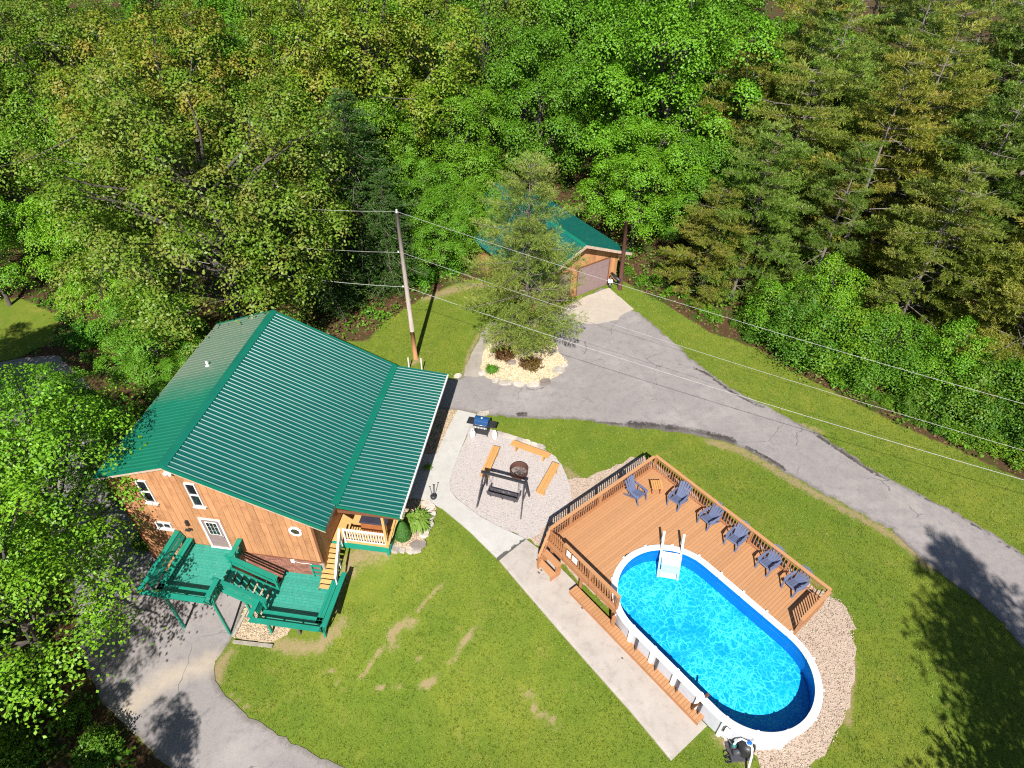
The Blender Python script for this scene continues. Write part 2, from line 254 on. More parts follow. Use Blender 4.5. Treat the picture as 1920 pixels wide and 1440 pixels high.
# ---------------------------------------------------------------- materials
def m_ground():
    t = NT('lawn_soil'); v = t.coord('Object')
    big = t.ramp(t.noise(v, .16, 3, .6), .35, .65); mid = t.ramp(t.noise(v, 1.1, 4, .65), .3, .7); fine = t.ramp(t.noise(v, 14, 4, .75), .3, .7)
    g = t.mix(big, (.155, .215, .022), (.255, .265, .034)); g = t.mix(t.math('MULTIPLY', mid, .7), g, (.105, .165, .018)); g = t.mix(t.math('MULTIPLY', fine, .65), g, (.045, .09, .012)); g = t.mix(t.math('MULTIPLY', t.ramp(t.noise(v, .9, 5, .75), .56, .75), .55), g, (.26, .22, .06))
    bare = t.attr('bare'); th = t.math('ADD', bare, t.math('ADD', t.math('MULTIPLY', t.math('SUBTRACT', t.noise(v, 3.2, 5, .8), .5), 2.0), t.math('MULTIPLY', t.math('SUBTRACT', t.noise(v, 17, 4, .8), .5), 2.0)))
    soil = t.mix(t.noise(v, 24, 5, .8), (.22, .15, .075), (.40, .29, .19))
    g = t.mix(t.math('MULTIPLY', t.ramp(th, .42, .85), .8), g, soil)
    fo = t.attr('forest'); tf = t.math('ADD', fo, t.math('MULTIPLY', t.math('SUBTRACT', t.noise(v, 1.6, 6, .75), .5), .9))
    lit = t.mix(t.ramp(t.noise(v, 9, 6, .85), .35, .65), (.045, .028, .014), (.11, .062, .03)); lit = t.mix(t.ramp(t.noise(v, .7, 4, .7), .5, .62), lit, (.045, .075, .012))
    g = t.mix(t.ramp(tf, .4, .6), g, lit)
    return t.done(t.principled(g, .9, .12, normal=t.bump(t.noise(v, 18, 5, .8), .7, .05)))
def m_asphalt():
    t = NT('old_asphalt'); v = t.coord('Object')
    c = t.mix(t.ramp(t.noise(v, .35, 4, .65), .35, .65), (.285, .258, .255), (.335, .305, .298))
    c = t.mix(t.ramp(t.noise(v, 2.2, 6, .8), .48, .68), c, (.235, .215, .225))
    sp = t.ramp(t.noise(v, 55, 3, .8), .38, .62); c = t.mix(t.math('MULTIPLY', sp, .55), c, (.11, .10, .105))
    cr = t.math('ADD', t.attr('dark'), t.math('MULTIPLY', t.math('SUBTRACT', t.noise(v, 6, 6, .8), .5), 1.4)); c = t.mix(t.ramp(cr, .4, .6), c, (.055, .048, .046)); ed = t.math('ADD', t.attr('edge'), t.math('MULTIPLY', t.math('SUBTRACT', t.noise(v, 5, 6, .8), .5), 1.6)); c = t.mix(t.math('MULTIPLY', t.ramp(ed, .55, .95), .75), c, (.135, .12, .105)); c = t.mix(t.math('MULTIPLY', t.ramp(t.noise(v, .28, 6, .72), .52, .66), .35), c, (.40, .365, .35))
    sa = t.math('ADD', t.attr('sand'), t.math('MULTIPLY', t.math('SUBTRACT', t.noise(v, 1.5, 6, .7), .5), 1.0)); c = t.mix(t.math('MULTIPLY', t.ramp(sa, .25, .95), .65), c, (.46, .38, .29))
    vo = t.n('ShaderNodeTexVoronoi', feature='DISTANCE_TO_EDGE'); vo.inputs['Scale'].default_value = .22
    wv = t.n('ShaderNodeVectorMath', operation='ADD'); nn = t.n('ShaderNodeTexNoise'); nn.inputs['Scale'].default_value = .8; nn.inputs['Detail'].default_value = 5
    t.t.links.new(v, nn.inputs['Vector']); t.t.links.new(v, wv.inputs[0]); t.t.links.new(nn.outputs['Color'], wv.inputs[1]); t.t.links.new(wv.outputs[0], vo.inputs['Vector'])
    ck = t.math('LESS_THAN', vo.outputs['Distance'], .0035); ck = t.math('MULTIPLY', ck, t.ramp(t.noise(v, .5, 2, .5), .5, .56)); c = t.mix(t.math('MULTIPLY', ck, .6), c, (.06, .055, .055))
    return t.done(t.principled(c, .85, .25, normal=t.bump(t.noise(v, 60, 3, .8), .5, .015)))
def m_concrete(name, a, b, stain=(.30, .27, .25)):
    t = NT(name); v = t.coord('Object')
    c = t.mix(t.ramp(t.noise(v, .8, 5, .7), .3, .7), a, b); c = t.mix(t.math('MULTIPLY', t.ramp(t.noise(v, 2.6, 7, .75), .5, .7), .6), c, stain)
    c = t.mix(t.math('MULTIPLY', t.ramp(t.noise(v, 40, 3, .8), .5, .75), .35), c, dark(b, .6))
    cr = t.math('ADD', t.attr('crack'), t.math('MULTIPLY', t.math('SUBTRACT', t.noise(v, 10, 4, .8), .5), .5)); c = t.mix(t.ramp(cr, .45, .6), c, (.09, .085, .08))
    return t.done(t.principled(c, .85, .25, normal=t.bump(t.noise(v, 30, 4, .8), .25, .01)))
def m_leaf(name, c1, c2, c3, tr=.20, clump=.9):
    """two leaf greens plus young-growth patches; each tree multiplies by its own object colour"""
    t = NT(name); g = t.n('ShaderNodeNewGeometry'); v = t.offs(t.coord('Object'))
    c = t.mix(g.outputs['Random Per Island'], c1, c2); c = t.mix(t.math('MULTIPLY', t.ramp(t.noise(v, clump, 3, .6), .47, .66), .75), c, c3)
    oi = t.n('ShaderNodeObjectInfo'); c = t.mix(1.0, c, oi.outputs['Color'], 'MULTIPLY')
    d = t.principled(c, .48, .30); tl = t.n('ShaderNodeBsdfTranslucent'); t.set(tl.inputs[0], t.mix(1.0, c, (1.25, 1.35, .7), 'MULTIPLY'))
    ms = t.n('ShaderNodeMixShader'); ms.inputs[0].default_value = tr; t.t.links.new(d, ms.inputs[1]); t.t.links.new(tl.outputs[0], ms.inputs[2])
    return t.done(ms.outputs[0])
def m_roof():
    t = NT('green_roof_metal'); v = t.offs(t.coord('Object'), 5)
    c = t.mix(t.ramp(t.noise(v, .9, 4, .6), .3, .7), (.002, .083, .070), (.003, .100, .082)); c = t.mix(t.math('MULTIPLY', t.ramp(t.noise(t.offs(t.coord('Object', (.35, 3, 1)), 9), 2.2, 6, .8), .48, .75), .45), c, (.035, .135, .11))
    return t.done(t.principled(c, .42, .45, metallic=.0, normal=t.bump(t.noise(v, 2.0, 2, .5), .05, .02)))
def m_lichen_roof():
    """the old left slope: grey lichen over its far half"""
    t = NT('lichened_roof_metal'); oc = t.coord('Object'); v = t.offs(oc, 5)
    c = t.mix(t.ramp(t.noise(v, .9, 4, .6), .3, .7), (.004, .125, .075), (.005, .145, .085))
    age = t.attr('lichen'); a = t.math('ADD', age, t.math('MULTIPLY', t.math('SUBTRACT', t.noise(v, 1.1, 6, .7), .5), .8))
    li = t.mix(t.ramp(t.noise(v, 20, 4, .8), .35, .65), (.07, .15, .10), (.20, .19, .15)); c = t.mix(t.math('MULTIPLY', t.ramp(a, .15, .9), .85), c, li)
    return t.done(t.principled(c, .5, .4))
def m_siding():
    t = NT('stained_wood_siding'); v = t.offs(t.coord('Object', (7, 1, .55)), 90); v2 = t.offs(t.coord('Object', (1, 1, 1)), 90)
    c = t.mix(t.ramp(t.noise(v, 2.0, 5, .7), .25, .75), (.52, .265, .130), (.39, .18, .085)); c = t.mix(t.math('MULTIPLY', t.ramp(t.noise(v2, 1.6, 5, .7), .5, .66), .6), c, (.29, .125, .062))
    c = t.mix(t.math('MULTIPLY', t.ramp(t.noise(v, 9, 4, .8), .55, .75), .5), c, (.20, .08, .035))
    oi = t.n('ShaderNodeObjectInfo'); k = t.n('ShaderNodeMapRange'); t.t.links.new(oi.outputs['Random'], k.inputs[0]); k.inputs[3].default_value = .84; k.inputs[4].default_value = 1.12
    hs = t.n('ShaderNodeHueSaturation'); t.t.links.new(k.outputs[0], hs.inputs['Value']); t.t.links.new(c, hs.inputs['Color'])
    return t.done(t.principled(hs.outputs[0], .75, .25, normal=t.bump(t.noise(v, 12, 3, .7), .2, .01)))
def m_water():
    t = NT('pool_water'); v = t.coord('Object')
    fr = t.n('ShaderNodeFresnel'); fr.inputs[0].default_value = 1.33
    nz = t.math('ADD', t.noise(v, 2.2, 3, .5, .6), t.math('MULTIPLY', t.noise(v, 7, 2, .5, .4), .3)); bp = t.bump(nz, .22, .03)
    t.t.links.new(bp, fr.inputs['Normal'])
    tp = t.n('ShaderNodeBsdfTransparent'); tp.inputs[0].default_value = (.70, .93, .99, 1)
    gl = t.n('ShaderNodeBsdfGlossy'); gl.inputs['Roughness'].default_value = .04; t.t.links.new(bp, gl.inputs['Normal'])
    ms = t.n('ShaderNodeMixShader'); t.t.links.new(fr.outputs[0], ms.inputs[0]); t.t.links.new(tp.outputs[0], ms.inputs[1]); t.t.links.new(gl.outputs[0], ms.inputs[2])
    return t.done(ms.outputs[0])
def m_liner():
    """vinyl floor liner with a pale blue net of caustic light painted into its colour"""
    t = NT('caustic_painted_liner'); v = t.coord('Object')
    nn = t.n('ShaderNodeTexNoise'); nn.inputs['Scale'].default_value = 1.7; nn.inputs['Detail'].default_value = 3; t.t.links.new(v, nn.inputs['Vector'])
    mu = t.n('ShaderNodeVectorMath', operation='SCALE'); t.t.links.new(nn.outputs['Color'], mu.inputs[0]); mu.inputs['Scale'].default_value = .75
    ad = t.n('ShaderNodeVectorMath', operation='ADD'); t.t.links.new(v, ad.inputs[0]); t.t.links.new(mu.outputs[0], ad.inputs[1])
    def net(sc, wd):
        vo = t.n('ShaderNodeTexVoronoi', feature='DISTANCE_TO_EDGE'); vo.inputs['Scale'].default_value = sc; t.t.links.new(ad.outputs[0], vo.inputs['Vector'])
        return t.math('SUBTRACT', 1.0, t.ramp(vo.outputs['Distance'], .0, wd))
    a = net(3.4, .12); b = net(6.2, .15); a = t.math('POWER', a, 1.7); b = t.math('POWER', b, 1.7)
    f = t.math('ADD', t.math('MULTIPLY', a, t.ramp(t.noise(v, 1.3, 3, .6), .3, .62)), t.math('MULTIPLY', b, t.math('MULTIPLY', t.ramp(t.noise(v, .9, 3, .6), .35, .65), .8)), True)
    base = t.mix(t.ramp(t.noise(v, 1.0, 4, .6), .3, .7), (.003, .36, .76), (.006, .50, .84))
    c = t.mix(f, base, (.16, .93, .96))  # pale lines are caustic light put into the floor colour
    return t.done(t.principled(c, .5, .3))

M = {}
M['ground'] = m_ground(); M['asphalt'] = m_asphalt()
M['walk'] = m_concrete('pale_concrete', (.47, .455, .435), (.41, .395, .375), (.34, .32, .30)); M['slab'] = m_concrete('weathered_concrete', (.44, .395, .36), (.36, .32, .29), (.27, .225, .20))
M['apron'] = m_concrete('apron_concrete', (.46, .40, .34), (.38, .33, .28)); M['strip'] = m_concrete('rough_stone_strip', (.36, .32, .28), (.27, .24, .21), (.20, .17, .13))
for k, a, b in (('g_cream', (.62, .52, .37), (.46, .37, .24)), ('g_pit', (.47, .425, .41), (.35, .315, .305)), ('g_tan', (.50, .40, .33), (.31, .235, .185)), ('g_deck', (.50, .40, .29), (.32, .24, .16))):
    M[k] = simple('gravel_bed_'+k[2:], a, b, 22, rough=.9, spec=.15, bump=.8, bscale=35)
    M[k+'_p'] = simple('pebble_'+k[2:], a, b, 3, rough=.85, spec=.2, rand=.42, island=True)
M['grass'] = m_leaf('grass_blades', (.125, .20, .020), (.27, .315, .040), (.10, .165, .016), .3, .5)
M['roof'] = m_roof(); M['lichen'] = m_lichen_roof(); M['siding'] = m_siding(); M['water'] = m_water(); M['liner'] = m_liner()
M['liner_wall'] = simple('blue_liner_wall', (.006, .20, .60), (.006, .18, .55), 2, rough=.4)
M['roof_trim'] = simple('green_trim_metal', (.004, .15, .095), (.004, .12, .08), 1.5, rough=.4, spec=.5)
M['brick'] = simple('red_brown_brick', (.30, .13, .09), (.20, .085, .065), 9, rough=.9, rand=.3, island=True)
M['mortar'] = simple('mortar', (.38, .33, .29), (.28, .24, .21), 9, rough=.95)
M['brown_trim'] = simple('brown_trim_wood', (.19, .075, .035), (.13, .05, .025), 5, (4, 4, .6), rough=.7)
M['white'] = simple('white_paint', (.80, .79, .77), (.72, .71, .69), 3, rough=.5, rand=.03)
M['white_worn'] = simple('worn_white_paint', (.74, .72, .70), (.60, .57, .54), 9, rough=.7, wear=(.30, .24, .19), wear_amt=.66)
M['fascia'] = simple('bare_fascia_wood', (.52, .40, .32), (.38, .28, .22), 5, rough=.8)
M['glass'] = simple('dark_window_glass', (.012, .013, .016), (.02, .022, .026), 1.0, rough=.06, spec=.6)
M['octglass'] = simple('mossy_window_glass', (.07, .07, .03), (.02, .022, .02), 6, rough=.08, spec=.6)
M['door'] = simple('mauve_brown_door_paint', (.27, .19, .19), (.22, .15, .15), 4, rough=.55)
M['deck'] = simple('tan_stained_deck_board', (.445, .232, .112), (.385, .195, .092), 3, (1, 9, 9), rough=.65, spec=.3, rand=.07, wear=(.39, .19, .088), wear_amt=.6)
M['deck_side'] = simple('tan_stained_timber', (.43, .20, .092), (.34, .15, .066), 4, rough=.7, rand=.06)
M['baluster'] = simple('brown_stained_baluster', (.40, .175, .072), (.31, .13, .055), 4, rough=.7, rand=.08)
M['bench'] = simple('golden_bench_timber', (.56, .30, .105), (.45, .22, .075), 3, (2, 9, 9), rough=.65, rand=.06)
M['yellow'] = simple('yellow_treated_pine', (.60, .38, .15), (.50, .30, .105), 4, (6, 1.2, 6), rough=.7, rand=.10, wear=(.38, .20, .06), wear_amt=.64)
M['green'] = simple('worn_green_deck_paint', (.022, .235, .180), (.045, .29, .225), 2.2, (5, 1, 5), rough=.55, spec=.35, rand=.08, wear=(.22, .32, .24), wear_amt=.60)
M['green_rail'] = simple('green_rail_paint', (.008, .25, .175), (.010, .20, .14), 2.5, rough=.5, rand=.06, wear=(.09, .26, .19), wear_amt=.68)
M['grey_post'] = simple('grey_weathered_post', (.13, .12, .11), (.08, .075, .07), 5, rough=.9)
M['chair'] = simple('slate_blue_plastic', (.125, .150, .25), (.105, .128, .215), 2, rough=.5, spec=.35, rand=.05)
M['black'] = simple('black_metal', (.018, .018, .022), (.03, .03, .034), 5, rough=.45, spec=.5)
M['swing'] = simple('weathered_dark_swing_wood', (.085, .075, .085), (.045, .04, .048), 7, rough=.8, wear=(.30, .27, .27), wear_amt=.58, rand=.1)
M['rust'] = simple('rusty_fire_ring_steel', (.075, .035, .028), (.12, .055, .04), 9, rough=.9)
M['ash'] = simple('ash_and_char', (.30, .25, .24), (.12, .09, .085), 8, rough=1)
M['char'] = simple('charred_log', (.05, .04, .036), (.16, .13, .12), 8, rough=.95)
M['bluemetal'] = simple('blue_grill_lid', (.012, .055, .16), (.014, .06, .18), 2, rough=.28, spec=.6)
M['steel'] = simple('brushed_steel', (.55, .55, .56), (.45, .45, .47), 6, rough=.35, metallic=.7)
M['poolwall'] = simple('pale_grey_pool_panel', (.50, .51, .56), (.42, .43, .48), 7, rough=.6, rand=.03)
M['poolwhite'] = simple('white_pool_resin', (.84, .84, .84), (.79, .79, .79), 3, rough=.4)
M['dkgrey'] = simple('dark_grey_resin', (.07, .07, .08), (.05, .05, .06), 4, rough=.5)
M['teal'] = simple('teal_hose_plastic', (.01, .12, .12), (.015, .16, .15), 4, rough=.5)
M['bluecap'] = simple('blue_gauge_cap', (.01, .12, .45), (.01, .10, .38), 4, rough=.4)
M['pole'] = simple('silvered_pole_wood', (.40, .34, .31), (.28, .22, .20), 3, (5, 5, .4), rough=.9, wear=(.20, .14, .12), wear_amt=.62)
M['pole_low'] = simple('orange_brown_pole_wood', (.42, .21, .10), (.32, .15, .075), 3, (5, 5, .4), rough=.9)
M['brownpole'] = simple('dark_red_brown_pole_wood', (.10, .04, .028), (.065, .027, .02), 3, (5, 5, .4), rough=.85)
M['wire'] = simple('aluminium_wire', (.40, .39, .38), (.33, .33, .33), 2, rough=.7)
M['stone'] = simple('pale_flat_stone', (.50, .45, .40), (.34, .30, .26), 4, rough=.9, rand=.25, bump=.5)
M['dkstone'] = simple('grey_flat_stone', (.24, .20, .18), (.17, .14, .125), 4, rough=.9, rand=.1, bump=.5)
M['timber'] = simple('grey_landscape_timber', (.36, .33, .28), (.24, .21, .17), 4, rough=.95)
M['bark_grey'] = simple('grey_bark', (.11, .095, .08), (.06, .05, .042), 5, (3, 3, .5), rough=.95, bump=.6)
M['bark_pine'] = simple('pine_bark', (.22, .19, .165), (.12, .10, .088), 5, (3, 3, .5), rough=.95, bump=.6)
M['deadwood'] = simple('bleached_dead_wood', (.44, .40, .36), (.30, .27, .24), 6, rough=.9)
M['cover'] = simple('dark_spa_cover_vinyl', (.028, .027, .045), (.04, .038, .06), 3, rough=.5)
M['redwood'] = simple('orange_wood_cabinet', (.34, .12, .04), (.26, .085, .03), 4, rough=.6)
M['litter'] = simple('dead_leaves', (.17, .10, .05), (.09, .05, .028), 2, rough=.9, rand=.45, island=True)
M['lf_maple'] = m_leaf('maple_leaf', (.068, .17, .010), (.155, .31, .018), (.115, .285, .016))
M['lf_oak'] = m_leaf('oak_leaf', (.075, .155, .010), (.160, .26, .019), (.24, .215, .05))
M['lf_locust'] = m_leaf('locust_leaf', (.085, .20, .014), (.15, .28, .018), (.13, .26, .018))
M['lf_pine'] = m_leaf('pine_needles', (.115, .17, .024), (.26, .295, .045), (.275, .25, .055), .35, .45)
M['lf_hem'] = m_leaf('hemlock_needles', (.035, .088, .018), (.075, .15, .030), (.06, .13, .022), .2)
M['lf_shrub'] = m_leaf('shrub_leaf', (.055, .17, .011), (.115, .27, .018), (.15, .28, .02))
M['lf_barb'] = m_leaf('bronze_shrub_leaf', (.095, .06, .014), (.15, .10, .02), (.12, .045, .02))
M['lf_top'] = m_leaf('clipped_evergreen_leaf', (.03, .11, .016), (.05, .15, .022), (.06, .16, .02), .2)
M['lf_hosta'] = m_leaf('hosta_leaf', (.14, .26, .03), (.20, .33, .05), (.24, .33, .07), .25)

# ---------------------------------------------------------------- ground
xs = np.concatenate([np.arange(-160, -44, 7.), np.arange(-44, 36, .25), np.arange(36, 165, 7.)])
ys = np.concatenate([np.arange(-70, 3, 4.), np.arange(3, 47, .25), np.arange(47, 240, 5.)])
GX, GY = np.meshgrid(xs, ys); GZ = H(GX, GY)
rs = np.random.default_rng(3); nx, ny = len(xs), len(ys)
fl = dseg(GX, GY, OUT['lawn'], True); ins = inside(GX, GY, OUT['lawn']); fo = np.clip(np.where(ins, .5-fl/.9, .5+fl/.9), 0, 1)
fl2 = dseg(GX, GY, OUT['leftlawn'], True); ins2 = inside(GX, GY, OUT['leftlawn']); fo = np.minimum(fo, np.clip(np.where(ins2, .5-fl2/.9, .5+fl2/.9), 0, 1))
bare = np.maximum(mark(GX, GY, 'scars'), mark(GX, GY, 'dirt'))
idx = np.arange(nx*ny).reshape(ny, nx)
F = np.stack([idx[:-1, :-1], idx[:-1, 1:], idx[1:, 1:], idx[1:, :-1]], -1).reshape(-1, 4)
me = mesh_np('ground', np.stack([GX, GY, GZ], -1).reshape(-1, 3), F, M['ground'], True)
fattr(me, 'bare', bare.ravel()); fattr(me, 'forest', fo.ravel())
tag(link('ground', me), kind='structure')

def resample(poly, step):
    o = []
    n = len(poly)
    for i in range(n):
        a = np.array(poly[i]); b = np.array(poly[(i+1) % n]); L = np.hypot(*(b-a)); k = max(1, int(round(L/step)))
        for j in range(k): o.append(a+(b-a)*j/k)
    return np.array(o)
def sheet(name, poly, mat, off, step=.5, jit=0.0, seed=0, skirt=.15, marks=(), smooth_iter=0):
    """a surface draped over the ground, with its own thickness at the edge"""
    r_ = np.random.default_rng(seed); P = resample(poly, min(step, .35) if jit else step)
    for _ in range(smooth_iter): P = .5*P + .25*np.roll(P, 1, 0) + .25*np.roll(P, -1, 0)
    if jit: P = P + r_.normal(0, jit, P.shape)
    x0, y0 = P.min(0); x1, y1 = P.max(0); gx, gy = np.meshgrid(np.arange(x0, x1, step), np.arange(y0, y1, step)); q = np.stack([gx.ravel(), gy.ravel()], 1)
    q = q[inside(q[:, 0], q[:, 1], P.tolist())]; q = q[dseg(q[:, 0], q[:, 1], P.tolist(), True) > step*.35] if len(q) else q
    pts = [Vector(p) for p in P.tolist()] + [Vector(p) for p in q.tolist()]; n = len(P)
    vo, eo, fo_, *_ = delaunay_2d_cdt(pts, [(i, (i+1) % n) for i in range(n)], [list(range(n))], 1, 1e-5)
    V = np.array([[v.x, v.y] for v in vo]); Z = H(V[:, 0], V[:, 1])+off
    vs = [(a, b, c) for (a, b), c in zip(V.tolist(), Z.tolist())]; fs = [tuple(f) for f in fo_]
    cnt = {}
    for f in fs:
        for i in range(len(f)): e = (f[i], f[(i+1) % len(f)]); cnt[e] = 1
    nb = len(vs); low = {}
    for (a, b) in list(cnt):
        if (b, a) not in cnt:
            for k in (a, b):
                if k not in low: low[k] = len(vs); vs.append((vs[k][0], vs[k][1], vs[k][2]-skirt))
            fs.append((b, a, low[a], low[b]))
    me = bpy.data.meshes.new(name); me.from_pydata(vs, [], fs); me.materials.append(mat); me.update()
    A = np.array(vs)
    fattr(me, 'edge', np.clip(1-dseg(A[:, 0], A[:, 1], P.tolist(), True)/.55, 0, 1))
    for an, key in marks: fattr(me, an, mark(A[:, 0], A[:, 1], key))
    return tag(link(name, me), kind='structure')
sheet('driveway', OUT['upper'], M['asphalt'], .030, .25, .055, 1, marks=(('dark', 'crumble'), ('sand', 'scars')), smooth_iter=2)
sheet('lower_driveway', OUT['lower'], M['asphalt'], .030, .33, .04, 2, marks=(('sand', 'sand'), ('dark', 'scars')), smooth_iter=2)
sheet('garage_apron', OUT['apron'], M['apron'], .052, .4, .015, 3, marks=(('crack', 'cracks'),))
sheet('concrete_walkway', OUT['walk'], M['walk'], .075, .3, 0, 4, marks=(('crack', 'cracks'),))
sheet('concrete_slab', OUT['slab'], M['slab'], .068, .12, 0, 5, marks=(('crack', 'cracks'),))
sheet('stone_strip', OUT['strip'], M['strip'], .050, .4, .04, 6, marks=(('crack', 'cracks'),))
sheet('island_bed', OUT['island'], M['g_cream'], .085, .4, .05, 7, smooth_iter=2)
sheet('fire_pit_bed', OUT['pit'], M['g_pit'], .040, .4, .05, 8, smooth_iter=1)
sheet('pool_bed', OUT['poolbed'], M['g_tan'], .022, .4, .08, 9, smooth_iter=2)
sheet('eave_bed', OUT['eave_gravel'], M['g_deck'], .045, .4, .03, 10)
sheet('deck_bed', OUT['deckgravel'], M['g_deck'], .060, .4, .04, 11)
sheet('plant_bed', OUT['plantbed'], M['g_deck'], .050, .4, .05, 12, smooth_iter=1)

# loose pebbles and grass, each one mass
def pebbles(name, poly, mat, n, smin, smax, off, seed, inner=None):
    r_ = np.random.default_rng(seed); P = np.array(poly); lo, hi = P.min(0), P.max(0); pts = np.zeros((0, 2))
    while len(pts) < n:
        q = r_.uniform(lo, hi, (n*2, 2)); q = q[inside(q[:, 0], q[:, 1], poly)]
        if inner is not None: q = q[~inner(q)]
        pts = np.concatenate([pts, q])
    pts = pts[:n]; z = H(pts[:, 0], pts[:, 1])+off; s = r_.uniform(smin, smax, n)
    base = np.array([[1, 0, 0], [0, 1, 0], [-1, 0, 0], [0, -1, 0], [0, 0, .7], [0, 0, -.5]]); a = r_.uniform(0, 6.283, n); ca, sa = np.cos(a), np.sin(a)
    V = base[None]*r_.uniform(.65, 1.25, (n, 6, 3))*s[:, None, None]; V = np.stack([V[..., 0]*ca[:, None]-V[..., 1]*sa[:, None], V[..., 0]*sa[:, None]+V[..., 1]*ca[:, None], V[..., 2]], -1)
    V += np.stack([pts[:, 0], pts[:, 1], z+s*.25], -1)[:, None]
    Fb = np.array([[0, 1, 4], [1, 2, 4], [2, 3, 4], [3, 0, 4], [1, 0, 5], [2, 1, 5], [3, 2, 5], [0, 3, 5]]); Fa = (Fb[None]+6*np.arange(n)[:, None, None]).reshape(-1, 3)
    return tag(link(name, mesh_np(name, V.reshape(-1, 3), Fa, mat)), kind='stuff')
DA = -0.88098                                      # heading of the pool and its deck
DU = Vector((math.cos(DA), math.sin(DA), 0)); DV = Vector((math.sin(DA), -math.cos(DA), 0)); DO = Vector((6.928, 21.201, 0))
def d2w(u, v, z=0.0): p = DO + DU*u + DV*v; return (p.x, p.y, z)
def under_deck(q):
    u = (q[:, 0]-DO.x)*DU.x+(q[:, 1]-DO.y)*DU.y; v = (q[:, 0]-DO.x)*DV.x+(q[:, 1]-DO.y)*DV.y
    return ((u > .1) & (u < 9) & (v > .2) & (v < 5.6)) | (np.hypot(u-np.clip(u, 5.05, 9.09), v-4.58) < 2.2)
pebbles('island_gravel', OUT['island'], M['g_cream_p'], 5200, .025, .060, .085, 1)
pebbles('fire_pit_gravel', OUT['pit'], M['g_pit_p'], 6000, .012, .030, .040, 2)
pebbles('pool_gravel', OUT['poolbed'], M['g_tan_p'], 13000, .014, .040, .022, 3, under_deck)
pebbles('eave_gravel', OUT['eave_gravel'], M['g_deck_p'], 1500, .02, .05, .045, 4)
pebbles('deck_gravel', OUT['deckgravel'], M['g_deck_p'], 1500, .03, .06, .060, 5)
pebbles('plant_gravel', OUT['plantbed'], M['g_deck_p'], 1500, .02, .055, .050, 6)

def grass(n, seed):
    r_ = np.random.default_rng(seed); q = r_.uniform((-17, 6), (30, 45), (n, 2)); x, y = q[:, 0], q[:, 1]
    k = (inside(x, y, OUT['lawn']) & (dseg(x, y, OUT['lawn'], True) > .1)) | inside(x, y, OUT['leftlawn'])
    for s_, mg in (('upper', .03), ('lower', .05), ('walk', .0), ('slab', .0), ('apron', .02), ('island', .1), ('strip', .05), ('deckgravel', .1), ('plantbed', .05), ('eave_gravel', .05)):
        k &= ~inside(x, y, OUT[s_])
    for s_, p_ in (('pit', .10), ('poolbed', .10)):
        i_ = inside(x, y, OUT[s_]); d_ = dseg(x, y, OUT[s_], True); k &= ~i_ | (r_.random(n) < p_*np.exp(-d_/.35)*3)
    b_ = np.maximum(mark(x, y, 'scars'), mark(x, y, 'dirt')); k &= r_.random(n) > b_*1.6
    c = np.cos(.1332); s_ = np.sin(.1332); lx = (x+7.652)*c-(y-16.189)*s_; ly = (x+7.652)*s_+(y-16.189)*c
    k &= ~((lx > -9.4) & (lx < 2.4) & (ly > -.6) & (ly < 10.5)) & ~((lx > -7.5) & (lx < .3) & (ly > -2.3) & (ly < .8))
    q = q[k]; m = len(q); z = H(q[:, 0], q[:, 1]); B = 4
    h_ = r_.uniform(.035, .085, (m, B)); a = r_.uniform(0, 6.283, (m, B)); ln = r_.uniform(.02, .07, (m, B)); wd = r_.uniform(.010, .018, (m, B)); px = r_.normal(0, .035, (m, B)); py = r_.normal(0, .035, (m, B))
    bx = q[:, 0, None]+px; by = q[:, 1, None]+py; ca, sa = np.cos(a), np.sin(a); z0 = z[:, None]+np.zeros((m, B))-.005
    V = np.stack([np.stack([bx-sa*wd, by+ca*wd, z0], -1), np.stack([bx+sa*wd, by-ca*wd, z0], -1), np.stack([bx+ca*ln, by+sa*ln, z0+h_], -1)], 2).reshape(-1, 3)
    o = link('lawn_grass', mesh_np('lawn_grass', V, np.arange(len(V)).reshape(-1, 3), M['grass'])); return tag(o, kind='stuff')
grass(170000, 5)
def litter(n, seed):
    """dead leaves on the ground under the trees"""
    r_ = np.random.default_rng(seed); q = r_.uniform((-40, 5), (40, 60), (n, 2)); x, y = q[:, 0], q[:, 1]
    k = ~inside(x, y, OUT['lawn']) & ~inside(x, y, OUT['leftlawn']) & ~inside(x, y, OUT['lower']) & ~inside(x, y, OUT['upper']); q = q[k]; m = len(q)
    c_ = np.stack([q[:, 0], q[:, 1], H(q[:, 0], q[:, 1])+r_.uniform(.01, .05, m)], 1); nn = r_.normal(0, .35, (m, 3)); nn[:, 2] = 1; t_ = np.cross(nn, r_.normal(0, 1, (m, 3))); t_ /= np.linalg.norm(t_, axis=1, keepdims=True); b_ = np.cross(nn, t_); L = r_.uniform(.05, .13, (m, 1))
    V = np.stack([c_-t_*L, c_+b_*L*.6, c_+t_*L, c_-b_*L*.6], 1).reshape(-1, 3)
    return tag(link('leaf_litter', mesh_np('leaf_litter', V, np.arange(len(V)).reshape(-1, 4), M['litter'])), kind='stuff')
litter(60000, 9)
